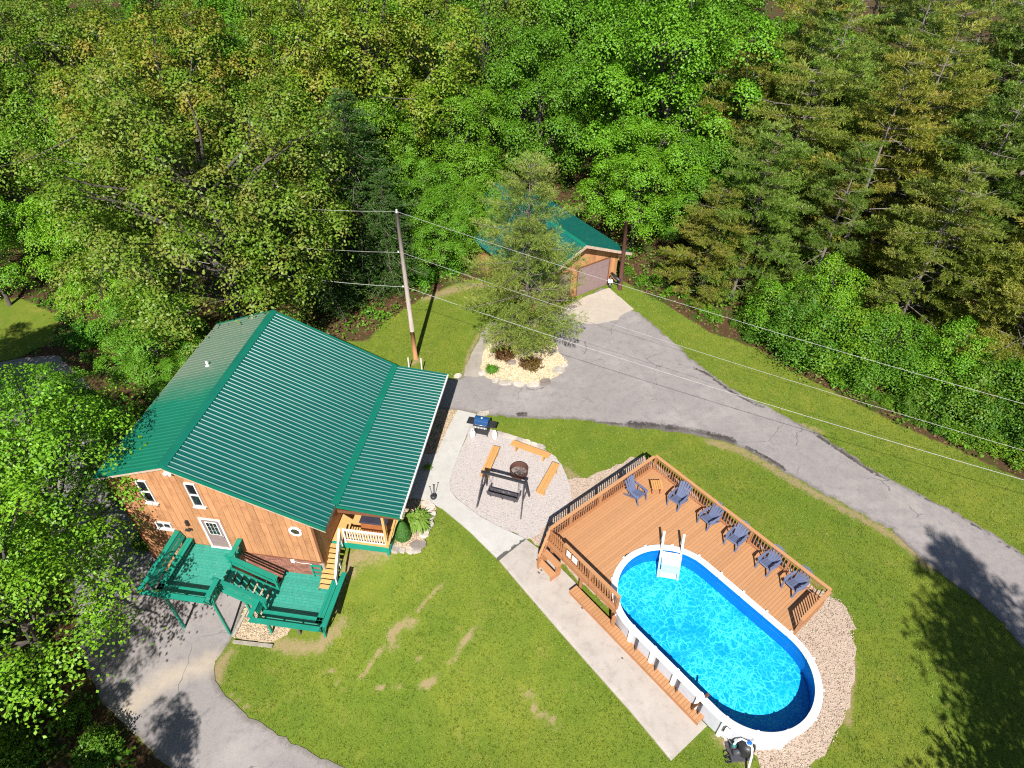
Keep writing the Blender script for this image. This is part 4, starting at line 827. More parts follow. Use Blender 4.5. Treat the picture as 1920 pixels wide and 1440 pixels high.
# ---------------------------------------------------------------- pool deck
ZD = 1.35
pd = dthing('pool_deck', 'tan wooden deck with baluster railing wrapped round the pool end', 'deck', 0, 0, 0)
RC = 2.44
def vcut(u):
    if u < PA-RC: return None
    if u > PBU: return (PV-math.sqrt(max(0, RC*RC-(u-PBU)**2)), 99)
    k = math.sqrt(max(0, RC*RC-(PA-u)**2)) if u < PA else RC
    return PV-k, PV+k
nb_ = 65; bwid = 9.16/nb_; VEND = 6.78
for i in range(nb_):
    u0 = i*bwid+.004; u1 = (i+1)*bwid-.004; a = vcut(u0); b = vcut(u1)
    polys = []
    if a is None and b is None: polys.append([(u0, 0), (u1, 0), (u1, VEND), (u0, VEND)])
    else:
        a = a or (PV, PV); b = b or (PV, PV)
        polys.append([(u0, 0), (u1, 0), (u1, b[0]), (u0, a[0])])
        if u1 < 4.14: polys.append([(u0, a[1]), (u1, b[1]), (u1, VEND), (u0, VEND)])
    for pl_ in polys:
        z_ = ZD-random.random()*.004
        MB().prism([(u, -v) for u, v in pl_][::-1], z_-.035, z_).build('deck_board', M['deck'], pd)
def dbox(u0, u1, v0, v1, z0, z1): return MB().box(u0, u1, -v1, -v0, z0, z1)
dbox(-.04, 9.20, -.045, -.004, ZD-.28, ZD-.005).build('fascia_board', M['deck_side'], pd)
dbox(-.045, -.004, -.04, 6.82, ZD-.28, ZD-.005).build('fascia_board', M['deck_side'], pd)
dbox(9.164, 9.205, -.04, 2.08, ZD-.28, ZD-.005).build('fascia_board', M['deck_side'], pd)
dbox(-.04, 4.14, 6.784, 6.825, ZD-.28, ZD-.005).build('fascia_board', M['deck_side'], pd)
for u, v in ((.1, .1), (.1, 3.3), (.1, 6.65), (2.0, 6.65), (3.9, 6.65), (3.1, .1), (6.1, .1), (9.05, .1), (9.05, 1.9), (2.2, 3.3)):
    dbox(u-.05, u+.05, v-.05, v+.05, -.05, ZD-.04).build('support_post', M['deck_side'], pd)
bal_me = box_mesh('baluster', M['baluster'], -.018, .018, -.018, .018, .12, .86)
def railing(a, b, posts, skip=None):
    """rail from a to b (u,v): cap, lower rails, posts and balusters"""
    A = Vector((a[0], -a[1], ZD)); Bv = Vector((b[0], -b[1], ZD)); d_ = (Bv-A); L = d_.length; d_.normalize()
    MB().beam(A+Vector((0, 0, .94)), Bv+Vector((0, 0, .94)), .15, .036).build('rail_cap', M['deck'], pd)
    MB().beam(A+Vector((0, 0, .88)), Bv+Vector((0, 0, .88)), .04, .085).build('rail_board', M['deck_side'], pd)
    MB().beam(A+Vector((0, 0, .12)), Bv+Vector((0, 0, .12)), .04, .085).build('rail_board', M['deck_side'], pd)
    for f in posts:
        p = A+d_*L*f; MB().box(p.x-.045, p.x+.045, p.y-.045, p.y+.045, ZD-.25, ZD+.92).build('rail_post', M['deck_side'], pd)
    n = int(L/.142)
    for i in range(1, n):
        p = A+d_*L*i/n; o = link('baluster', bal_me, pd, p, (0, 0, math.atan2(d_.y, d_.x)))
railing((-.02, -.02), (9.19, -.02), (.006, .2, .4, .6, .8, .994))
railing((-.02, .08), (-.02, 6.70), (.27, .54, .82, .993))
railing((9.18, .08), (9.18, 2.02), (.98,))
railing((.95, 6.78), (4.14, 6.78), (.0, .5, .99))
MB().beam((-.02, -6.70, ZD+.94), (.10, -7.42, .98), .12, .036).build('rail_cap', M['deck'], pd)
MB().beam((-.02, -6.75, ZD+.2), (.10, -7.42, .30), .036, .08).build('rail_board', M['deck_side'], pd)
for k in range(4): f = .15+k*.22; MB().box(-.02+.12*f-.018, -.02+.12*f+.018, -6.72-.7*f-.018, -6.72-.7*f+.018, ZD+.22-1.0*f, ZD+.9-1.28*f).build('baluster', M['baluster'], pd)
MB().box(.06, .14, -7.46, -7.38, 0, .98).build('rail_post', M['deck_side'], pd)
gt = dbox(.03, .92, 6.765, 6.80, ZD+.84, ZD+.93).build('gate', M['baluster'], pd)
dbox(.03, .92, 6.765, 6.80, ZD+.08, ZD+.17).build('gate_rail', M['baluster'], gt)
for k in range(7): u = .09+k*.13; dbox(u-.02, u+.02, 6.768, 6.797, ZD+.17, ZD+.84).build('baluster', M['baluster'], gt)
sp = dthing('deck_steps', 'two broad tan wooden steps in front of the deck gate', 'steps', 0, 0, 0)
dbox(-.02, .98, 6.86, 7.16, .86, .90).build('tread', M['deck'], sp); dbox(-.02, .98, 7.16, 7.46, .42, .46).build('tread', M['deck'], sp)
for u in (.02, .90):
    MB().prism_y([(0, 0), (1, 0), (1, 1), (0, 1)], 0, 1) if False else None
    m_ = MB(); P_ = [(6.86, 0), (7.44, 0), (7.44, .418), (7.15, .418), (7.15, .858), (6.86, .858)]
    vs = [(u, -v, z) for v, z in P_]+[(u+.05, -v, z) for v, z in P_]; n = 6
    m_.add(vs, [tuple(range(n)), tuple(reversed(range(n, 2*n)))]+[((i+1) % n, i, n+i, n+(i+1) % n) for i in range(n)]); m_.build('stringer', M['deck_side'], sp)
dbox(.07, .90, 6.88, 6.91, .47, .85).build('riser', M['deck_side'], sp)
# two notices on the railing
for k, (u, w_) in enumerate(((1.16, .24), (1.50, .30))):
    o = dbox(u, u+w_, 6.83, 6.842, ZD+.42, ZD+.80).build('sign_board', M['white']); o.matrix_world = Matrix.Translation(d2w(0, 0, 0)) @ Matrix.Rotation(DA, 4, 'Z')
    tag(o, ('smaller white notice board on the deck railing next to the gate', 'larger white notice board on the deck railing, second from the gate')[k], 'sign', 'notice boards on the deck railing')
# low boardwalk beside the pool
bwk = dthing('pool_boardwalk', 'long low tan boardwalk of cross planks between concrete slab and pool wall', 'boardwalk', 0, 0, 0)
nk = 50
for i in range(nk):
    u0 = 1.9+i*(8.85-1.9)/nk; u1 = u0+(8.85-1.9)/nk-.010; dbox(u0, u1, 6.80, 7.22, .30, .335).build('plank', M['deck'], bwk)
dbox(1.9, 8.84, 7.16, 7.20, .0, .298).build('edge_beam', M['deck_side'], bwk); dbox(1.9, 8.84, 6.83, 6.87, .0, .298).build('edge_beam', M['deck_side'], bwk)
tag(MB().beam(d2w(8.35, 7.02, .3), d2w(8.6, 6.72, 1.62), .10, .05).build('leaning_board', M['brown_trim']), 'brown board leaning on the pool rim at the boardwalk end', 'board')
dbox(4.10, 4.22, 6.84, 6.96, 0, 1.0).build('end_post', M['deck_side'], pd)

# ---------------------------------------------------------------- slate blue garden chairs (local x to the sitter's right, faces +y)
def chair(label, loc, rz):
    c = thing('garden_chair', label, 'chair', loc, rz, 'slate blue garden chairs on the pool deck')
    for k in range(5):                                     # seat slats run front to back, sloping down to the rear
        x = -.20+k*.10
        MB().beam((x, .33, .37), (x, -.20, .22), .088, .022).build('seat_slat', M['chair'], c)
    MB().beam((-.26, .34, .355), (.26, .34, .355), .05, .07).build('seat_apron', M['chair'], c, bevel=.012)
    for k in range(5):                                     # fanned back with a rounded top
        t = (k-2)/2; top = 1.03-.11*t*t
        b0 = Vector((t*.175, -.16, .22)); b1 = Vector((t*.255, -.50, top))
        MB().beam(b0, b1, .098, .020, (0, 1, .4)).build('back_slat', M['chair'], c, bevel=.008)
    m_ = MB(); m_.tube([(-.26, -.36, .58), (-.13, -.385, .60), (.13, -.385, .60), (.26, -.36, .58)], .022, 6); m_.build('back_rail', M['chair'], c)
    for s_ in (-1, 1):
        m_ = MB(); P_ = [(.235, .33), (.245, .40), (.30, .44), (.37, .40), (.385, .25), (.375, -.05), (.35, -.30), (.30, -.34), (.27, -.28), (.275, .0), (.265, .20)]
        P_ = [(x*s_, y) for x, y in P_]
        if s_ < 0: P_ = P_[::-1]
        m_.prism(P_, .535, .560); m_.build('armrest', M['chair'], c, bevel=.008)
        MB().beam((.315*s_, .36, .54), (.27*s_, .47, .0), .075, .035, (0, 1, 0)).build('front_leg', M['chair'], c, bevel=.01)
        MB().beam((.265*s_, .34, .36), (.275*s_, -.46, .0), .035, .085).build('back_leg', M['chair'], c, bevel=.01)
        MB().beam((.30*s_, .0, .535), (.255*s_, -.02, .28), .05, .03, (0, 1, 0)).build('arm_brace', M['chair'], c)
    return c
ch0 = chair('slate blue garden chair beside the small wooden table, turned side on', d2w(.62, 1.97, ZD), DA-math.pi/2)
KCH = children(ch0)
CH = [(2.10, .66, 'slate blue garden chair along the railing, just past the small table'), (3.72, .42, 'slate blue garden chair along the long railing, second from the table'),
      (5.12, .38, 'slate blue garden chair along the railing with two more on either side'), (6.75, .32, 'slate blue garden chair along the railing, second from the pool side end'), (8.03, .32, 'slate blue garden chair in the deck corner by the end railing')]
for i, (u, v, lb) in enumerate(CH): copy_tree(ch0, d2w(u, v, ZD), DA+math.pi+(.14, -.07, .09, -.04, -.13)[i], lb, None, KCH)
tb = dthing('side_table', 'small slatted tan wooden table in the deck corner', 'table', .98, .92, ZD, -R(39))
for k in range(5): MB().box(-.26, .26, -.26+k*.106, -.26+k*.106+.090, .42, .445).build('table_slat', M['bench'], tb)
for sx in (-1, 1):
    for sy in (-1, 1): MB().box(sx*.20-.03, sx*.20+.03, sy*.19-.03, sy*.19+.03, .0, .418).build('leg', M['deck_side'], tb)
MB().box(-.23, .23, -.215, -.165, .06, .12).box(-.23, .23, .165, .215, .06, .12).build('stretcher', M['deck_side'], tb)

# ---------------------------------------------------------------- fire pit: ring, three benches, swing
GP = .05
fr = thing('fire_ring', 'round rusty steel fire ring with charred logs', 'fire pit', (.40, 21.95, GP))
MB().lathe([(.46, 0), (.46, .34), (.475, .36), (.445, .36), (.44, .34), (.44, .02)], 28).build('ring', M['rust'], fr)
MB().lathe([(.0, .06), (.3, .05), (.44, .02)], 20).build('ash_bed', M['ash'], fr)
for a, l, z in ((.3, .30, .10), (1.5, .25, .13), (2.6, .28, .10), (.9, .2, .17)):
    MB().tube([(-l*math.cos(a)+.05, -l*math.sin(a), z), (l*math.cos(a)+.05, l*math.sin(a), z+.03)], [.05, .04], 7).build('log', M['char'], fr)
def plank_bench(p, q, n, label, wd=.40, ht=.42):
    p = Vector((*p, 0)); q = Vector((*q, 0)); d_ = q-p; L = d_.length; a = math.atan2(d_.y, d_.x); mid = (p+q)/2
    b = thing('bench', label, 'bench', (mid.x, mid.y, GP), a, 'plank benches round the fire ring')
    w1 = wd/n
    for k in range(n): MB().box(-L/2, L/2, -wd/2+k*w1+.004, -wd/2+(k+1)*w1-.004, ht-.04, ht).build('seat_plank', M['bench'], b)
    for s_ in (-1, 1):
        MB().box(s_*(L/2-.30)-.04, s_*(L/2-.30)+.04, -wd/2+.03, wd/2-.03, 0, ht-.041).build('leg', M['bench'], b)
    MB().box(-L/2+.34, L/2-.34, -.02, .02, ht-.16, ht-.042).build('stretcher', M['deck_side'], b)
def gz(px): return px
plank_bench((-.78, 23.42), (-1.38, 21.35), 3, 'golden plank bench of three boards behind the swing frame')
plank_bench((.03, 23.72), (1.98, 22.80), 2, 'golden plank bench beside the lawn, at the far side of the fire ring')
plank_bench((2.30, 22.30), (1.40, 20.35), 2, 'golden plank bench between the fire ring and the pool deck gravel')
# swing: A frames, top beam, hanging slatted seat
sw = thing('garden_swing', 'weathered dark wooden swing seat hanging in an A frame beside the fire ring', 'swing', (-.33, 20.18, GP), -R(17.5))
SW, SH = 1.04, 1.72
for s_ in (-1, 1):
    x = s_*SW
    MB().beam((x*1.07, -.78, 0), (x*.96, -.03, SH), .055, .11).build('frame_leg', M['swing'], sw); MB().beam((x*1.07, .66, 0), (x*.96, .03, SH), .055, .11).build('frame_leg', M['swing'], sw)
    MB().beam((x*1.02, -.44, .80), (x*1.02, .36, .80), .04, .09).build('cross_brace', M['swing'], sw)
    MB().beam((x*.97, 0, SH-.06), (x*.62, 0, SH-.02), .05, .09).build('corner_brace', M['swing'], sw)
    for y in (-.18, .24): MB().tube([(s_*.70, y, .50), (s_*.74, 0, SH-.05)], .008, 5).build('chain', M['black'], sw)
    MB().box(s_*.76-.03, s_*.76+.03, -.26, .26, .60, .64).build('armrest', M['swing'], sw); MB().box(s_*.76-.025, s_*.76+.025, .20, .25, .42, .60).build('arm_post', M['swing'], sw)
MB().beam((-1.13, 0, SH+.02), (1.13, 0, SH+.02), .09, .13).build('top_beam', M['black'], sw)
for k in range(6): MB().box(-.76, .76, -.22+k*.082, -.22+k*.082+.062, .41, .435).build('seat_slat', M['swing'], sw)
for k in range(4): MB().box(-.76, .76, -.265-k*.04, -.235-k*.04, .48+k*.105, .56+k*.105).build('back_slat', M['swing'], sw)
for x in (-.6, 0, .6): MB().beam((x, -.24, .40), (x, -.41, .92), .05, .03).build('back_support', M['swing'], sw); MB().box(x-.03, x+.03, -.24, .27, .36, .41).build('seat_bearer', M['swing'], sw)
# grill with two gas cylinders
gr = thing('gas_grill', 'black gas grill with a blue lid and side shelves by the walkway', 'grill', (-1.58, 24.78, GP), -R(14))
MB().box(-.36, .36, -.24, .24, .12, .74).build('cabinet', M['black'], gr, bevel=.01)
m_ = MB(); pr = [(-.28, .80), (-.29, .90), (-.22, 1.06), (-.05, 1.15), (.12, 1.14), (.25, 1.02), (.29, .88), (.29, .80)]
vs = [(-.38, y, z) for y, z in pr]+[(.38, y, z) for y, z in pr]; n = len(pr)
m_.add(vs, [tuple(range(n))[::-1], tuple(range(n, 2*n))]+[(i, (i+1) % n, n+(i+1) % n, n+i) for i in range(n)]); lid = m_.build('lid', M['bluemetal'], gr, bevel=.02)
MB().tube([(-.28, -.31, .90), (-.28, -.36, .92), (.28, -.36, .92), (.28, -.31, .90)], .014, 6).build('lid_handle', M['steel'], lid)
MB().lathe([(.05, 0), (.05, .012), (0, .014)], 14, (0, -.02, 1.15)).build('lid_gauge', M['white'], lid)
MB().box(-.40, .40, -.34, .28, .742, .80).build('fire_box', M['black'], gr)
MB().box(-.37, .37, -.375, -.341, .70, .80).build('control_panel', M['steel'], gr)
for k in range(4): MB().tube([(-.26+k*.17, -.376, .75), (-.26+k*.17, -.41, .75)], .026, 10).build('knob', M['white'], gr)
for s_ in (-1, 1): MB().box(s_*.60-.195, s_*.60+.195, -.26, .24, .79, .82).build('side_shelf', M['black'], gr, bevel=.01)
for sx in (-1, 1):
    for sy in (-1, 1): MB().box(sx*.33-.025, sx*.33+.025, sy*.2-.025, sy*.2+.025, 0, .12).build('leg', M['black'], gr)
MB().tube([(-.42, -.2, .08), (-.37, -.2, .08)], .085, 14).build('wheel', M['black'], gr)
def tank(label, x, y):
    t = thing('gas_cylinder', label, 'gas cylinder', (x, y, GP), 0, 'white gas cylinders by the grill')
    MB().lathe([(.10, 0), (.105, .03), (.10, .04), (.145, .07), (.155, .12), (.155, .30), (.14, .36), (.08, .41), (.03, .43), (0, .43)], 18).build('body', M['white'], t)
    MB().lathe([(.085, .395), (.095, .50), (.085, .50), (.075, .40)], 14).build('collar', M['white'], t); MB().lathe([(.02, .43), (.02, .49), (0, .49)], 8).build('valve', M['black'], t)
tank('white gas cylinder at the walkway side of the grill', -2.08, 24.50); tank('white gas cylinder at the bench side of the grill', -.90, 24.42)
# pot with two long handles on the walkway
po = thing('handled_pan', 'black lidded dustpan pot with two upright handles standing on the walkway', 'dustpan', (-3.78, 20.28, .078), R(10))
MB().lathe([(.0, .0), (.13, .0), (.155, .05), (.15, .16), (.10, .20), (0, .205)], 16).build('pot', M['black'], po)
MB().tube([(-.05, .05, .18), (-.12, .10, .75)], .016, 7).build('handle', M['black'], po); MB().tube([(.06, .05, .18), (.10, .12, .82)], .016, 7).build('handle', M['black'], po)
MB().tube([(-.165, .10, .76), (-.08, .10, .75)], .022, 7).build('grip', M['black'], po); MB().tube([(.06, .12, .83), (.14, .12, .82)], .022, 7).build('grip', M['black'], po)

# ---------------------------------------------------------------- pool pump set
pu = thing('pool_pump', 'black pool filter and pump unit with hoses on the gravel by the pool', 'pool pump', (8.34, 8.93, .02), R(5))
MB().box(-.42, .42, -.32, .34, 0, .06).build('base_plate', M['dkgrey'], pu, bevel=.01)
MB().lathe([(.0, .06), (.27, .06), (.29, .15), (.29, .52), (.26, .62), (.16, .70), (.0, .72)], 22, (.20, .02, 0)).build('filter_tank', M['black'], pu)
MB().lathe([(.09, .68), (.10, .78), (.07, .82), (0, .82)], 14, (.20, .02, 0)).build('filter_valve', M['bluecap'], pu)
MB().lathe([(.10, .77), (.12, .785), (.10, .80)], 14, (.20, .02, 0)).build('valve_ring', M['white'], pu)
MB().tube([(-.30, -.05, .20), (-.02, -.05, .20)], .11, 14).build('pump_motor', M['dkgrey'], pu); MB().lathe([(.10, .06), (.11, .30), (.09, .36), (0, .37)], 14, (-.22, .12, 0)).build('strainer_pot', M['dkgrey'], pu)
MB().lathe([(.085, .36), (.09, .40), (0, .41)], 12, (-.22, .12, 0)).build('strainer_lid', M['teal'], pu)
MB().tube([(.24, -.02, .76), (.26, -.16, .74), (.22, -.34, .55), (.12, -.55, .25), (.05, -.75, .06)], .04, 8).build('white_hose', M['white'], pu)
MB().tube([(.14, .06, .78), (-.02, .16, .80), (-.16, .16, .62), (-.22, .14, .40)], .035, 8).build('white_hose', M['white'], pu)
MB().tube([(-.26, .16, .30), (-.42, .30, .52), (-.48, .52, .60), (-.60, .80, .75), (-.72, 1.06, .92)], .035, 8).build('black_hose', M['black'], pu)
MB().tube([(.1, .2, .5), (.05, .42, .66), (-.2, .46, .68), (-.34, .38, .45)], .03, 8).build('black_hose', M['black'], pu)
MB().tube([(.2, .25, .45), (.1, .40, .55), (-.12, .36, .60), (-.05, .30, .5)], .035, 8).build('teal_hose', M['teal'], pu)
for y in (-.28, -.12):
    m_ = MB(); m_.tube([(-.50+.1*math.cos(a), y-.04, .13+.12*math.sin(a)) for a in [k*math.pi/6 for k in range(13)]], .022, 6); m_.build('coiled_hose', M['black'], pu)

# ---------------------------------------------------------------- garage
GX_, GY_ = Vector((.83, .558, 0)), Vector((-.558, .83, 0))        # along the front, and back from it
GR = Vector((7.31, 40.13, 0)); GW, GDEP, GEZ, GRZ = 7.2, 9.8, 2.75, 4.35
GB = GR-GX_*GW; ga = math.atan2(GX_.y, GX_.x)
gar = thing('garage', 'brown wooden garage with a green ribbed metal roof behind the white pine', 'garage', GB, ga)
MB().prism_y([(0, -.3), (GW, -.3), (GW, GEZ-.05), (GW/2, GRZ-.12), (0, GEZ-.05)], .03, GDEP).build('wall', M['siding'], gar)
for i in range(28):
    x0 = GW*i/28+.005; x1 = GW*(i+1)/28-.005; f = lambda x: GEZ-.08+(GRZ-GEZ)*(1-abs(x-GW/2)/(GW/2))-.03
    MB().prism_y([(x0, 0), (x1, 0), (x1, f(x1)), (x0, f(x0))], -.004, .03).build('siding_board', M['siding'], gar)
for i in range(30):
    y0 = GDEP*i/30+.005; y1 = GDEP*(i+1)/30-.005; MB().box(-.034, -.0, y0, y1, 0, GEZ-.1).build('siding_board', M['siding'], gar)
for x0 in (GW-3.5, GW-6.9):
    gd = MB().box(x0-.08, x0, -.03, -.005, 0, 2.2).box(x0+2.7, x0+2.78, -.03, -.005, 0, 2.2).box(x0-.08, x0+2.78, -.03, -.005, 2.2, 2.3).build('garage_door', M['brown_trim'], gar)
    for k in range(4): MB().box(x0, x0+2.7, -.018, -.005, .02+k*.545, .02+k*.545+.53).build('door_panel', M['door'], gd)
OH = .55; OF = .7; gs = (GRZ-GEZ)/(GW/2)
zl = GEZ-OH*gs
n = 12; y0 = -OF; y1 = GDEP+.4
roof_panels(n, y0, y1, GW/2, GRZ, GW+OH, zl, M['roof'], gar)
def left_garage():
    xa, za, xb, zb = GW/2, GRZ, -OH, zl; L = math.hypot(xa-xb, za-zb); ang = math.atan2(za-zb, xa-xb); pw_ = (y1-y0)/n
    m = MB(); pts = [(0, 0)]
    for k in range(4): c_ = pw_*(k+.5)/4; pts += [(c_-.045, 0), (c_-.02, .035), (c_+.02, .035), (c_+.045, 0)]
    pts.append((pw_, 0)); q = len(pts)
    m.add([(0, a, b) for a, b in pts]+[(-L, a, b) for a, b in pts], [(k, k+1, q+k+1, q+k) for k in range(q-1)]); m.box(-L, 0, .002, pw_-.002, -.035, -.004)
    me = m.mesh('roof_panel', M['roof'])
    for i in range(n): link('roof_panel', me, gar, (xa, y0+pw_*i, za), (0, -ang, 0))
left_garage()
MB().prism_y([(GW/2-.2, GRZ-.2*gs+.04), (GW/2, GRZ+.05), (GW/2+.2, GRZ-.2*gs+.04), (GW/2, GRZ+.07)], y0-.02, y1+.02).build('ridge_cap', M['roof_trim'], gar)
for s_ in (0, 1):
    xe = GW+OH if s_ else -OH
    MB().prism_y([(GW/2, GRZ-.18), (xe, zl-.18), (xe, zl+.02), (GW/2, GRZ+.02)], y0-.05, y0-.004).build('rake_board', M['fascia'], gar)
    MB().prism_y([(GW/2, GRZ-.13), (xe, zl-.13), (xe, zl-.09), (GW/2, GRZ-.09)], y0, 0).build('soffit', M['brown_trim'], gar)

# ---------------------------------------------------------------- poles, wires
up_ = thing('utility_pole', 'tall silvered utility pole with orange brown foot behind the cabin', 'utility pole', (-5.95, 31.14, -.1))
lean = Vector((-.012, .0, 1)).normalized()
def lp(z): return Vector((0, 0, 0))+lean*z
MB().tube([lp(0), lp(2.2)], [.14, .132], 12).build('pole_foot', M['pole_low'], up_)
MB().tube([lp(2.19), lp(6), lp(9.85)], [.132, .12, .10], 12).build('pole_shaft', M['pole'], up_)
MB().lathe([(.05, 0), (.06, .05), (.04, .10), (.055, .14), (0, .17)], 10, tuple(lp(9.85))).build('insulator', M['white'], up_)
for z in (7.55, 5.35): MB().tube([lp(z)+Vector((-.16, -.05, 0)), lp(z)+Vector((-.22, -.06, .02))], .05, 8).build('insulator', M['white'], up_)
bp = thing('brown_pole', 'dark red brown wooden pole at the corner of the garage', 'pole', (7.55, 39.1, -.1))
MB().tube([(0, 0, 0), (-.08, .1, 3), (-.15, .2, 5.25)], [.15, .14, .12], 12).build('pole_shaft', M['brownpole'], bp)
MB().tube([(-.08, -.15, .9), (-.45, -.05, 1.15), (-.75, .0, 1.45)], [.11, .13, .10], 8).build('mail_box', M['black'], bp)
tr = thing('trailer_jack', 'small white and black wheeled jack parked against the garage wall', 'jack', (6.85, 39.35, 0))
MB().tube([(0, 0, .12), (0, 0, .85)], .05, 8).build('jack_tube', M['steel'], tr); MB().tube([(-.08, 0, .12), (.08, 0, .12)], .12, 12).build('wheel', M['black'], tr); MB().box(-.16, .16, -.12, .12, .45, .62).build('jack_bracket', M['white'], tr)
P0 = Vector((-5.95, 31.14, -.1))
for k, (z, far, lf, lb) in enumerate(((9.95, WIRES[0], (-20, 33.5, 9.7), 'topmost thin overhead wire from the top of the utility pole across the drive'),
                                      (7.55, WIRES[1], (-20, 33.5, 7.4), 'middle thin overhead wire from the utility pole across the drive'),
                                      (5.35, WIRES[2], (-20, 33.5, 5.6), 'lowest and thickest overhead wire from the utility pole across the drive'))):
    a = P0+lp(z)+Vector((0, -.1, 0)); b = Vector(far); l = Vector(lf); pts = []
    for i in range(9): f = i/8; p = l.lerp(a, f); p.z -= .35*4*f*(1-f); pts.append(p)
    for i in range(1, 25): f = i/24; p = a.lerp(b, f); p.z -= .45*4*f*(1-f); pts.append(p)
    tag(MB().tube(pts, (.008, .008, .012)[k], 6, False).build('overhead_wire', M['wire']), lb, 'wire', 'overhead wires')

# ---------------------------------------------------------------- stones
def stone(label, x, y, sx, sy, sz, rz, mat='stone', off=.08, group=None, seed=0):
    r_ = random.Random(seed); n = 9; pol = []
    for k in range(n): a = 2*math.pi*k/n; q = .8+.35*r_.random(); pol.append((sx*q*math.cos(a), sy*q*math.sin(a)))
    m_ = MB(); vs = [(px, py, 0) for px, py in pol]+[(px*.94, py*.94, sz*(.8+.3*r_.random())) for px, py in pol]; m_.add(vs, [tuple(range(n))[::-1], tuple(range(n, 2*n))]+[(i, (i+1) % n, n+(i+1) % n, n+i) for i in range(n)])
    o = m_.build('flat_stone', M[mat], None, (x, y, h1(x, y)+off-.02), (r_.uniform(-.05, .05), r_.uniform(-.05, .05), rz)); tag(o, label, 'stone', group); return o
IS = STONES
for i, (x, y, sx, sy, a) in enumerate(IS['island']): stone('pale flat stone lying along the edge of the white gravel bed under the pine', x, y, sx, sy, .13, a, 'stone', .03, 'flat stones edging the pine bed', i)
for i, (x, y, sx, sy, a) in enumerate(IS['plant']): stone('pale flat stone in the rim of the planting by the porch', x, y, sx, sy, .12, a, 'stone', .04, 'flat stones round the porch planting', i+40)
for i, (x, y, sx, sy, a) in enumerate(IS['pit']): stone('pale edging stone between the lawn and the fire pit gravel', x, y, sx, sy, .12, a, 'stone', .03, 'edging stones of the fire pit', i+80)
stone('large grey flat stone among the gravel of the porch planting', *IS['big'][0][:2], .42, .30, .10, .3, 'dkstone', .06, None, 99)
stone('brown rounded boulder at the driveway edge of the pine bed', *IS['big'][1][:2], .36, .26, .22, .2, 'dkstone', .05, None, 98)
stone('grey upright stone between the two bronze shrubs', *IS['big'][2][:2], .30, .20, .20, .1, 'dkstone', .06, None, 97)

# ---------------------------------------------------------------- plants: generators
def unit(a): return a/np.maximum(np.linalg.norm(a, axis=-1, keepdims=True), 1e-9)
def leaves(cen, nor, ln, wd, r_, jitter=.6, fold=.25):
    """one bent four-sided leaf per centre"""
    n = len(cen); nn = unit(nor + r_.normal(0, jitter, (n, 3))); t = unit(np.cross(nn, r_.normal(0, 1, (n, 3)))); b = np.cross(nn, t)
    L = (ln*r_.uniform(.7, 1.25, n))[:, None]; Wd = (wd*r_.uniform(.75, 1.2, n))[:, None]
    return np.stack([cen-t*L*.5, cen+b*Wd*.5+nn*Wd*fold, cen+t*L*.5-nn*L*.12, cen-b*Wd*.5+nn*Wd*fold], 1).reshape(-1, 3)
def leaf_mesh(name, V, mat): return mesh_np(name, V, np.arange(len(V)).reshape(-1, 4), mat)
def limb(mb, p, q, r0, r1, r_, n=6, bend=.12, k=4):
    p = np.array(p, float); q = np.array(q, float); L = np.linalg.norm(q-p); pts = []
    o = r_.normal(0, bend*L*.5, 3)
    for i in range(k+1): f = i/k; pts.append(tuple(p+(q-p)*f+o*math.sin(math.pi*f)*.6+(r_.normal(0, .02*L, 3) if 0 < i < k else 0)))
    mb.tube(pts, [r0+(r1-r0)*i/k for i in range(k+1)], n, True); return pts
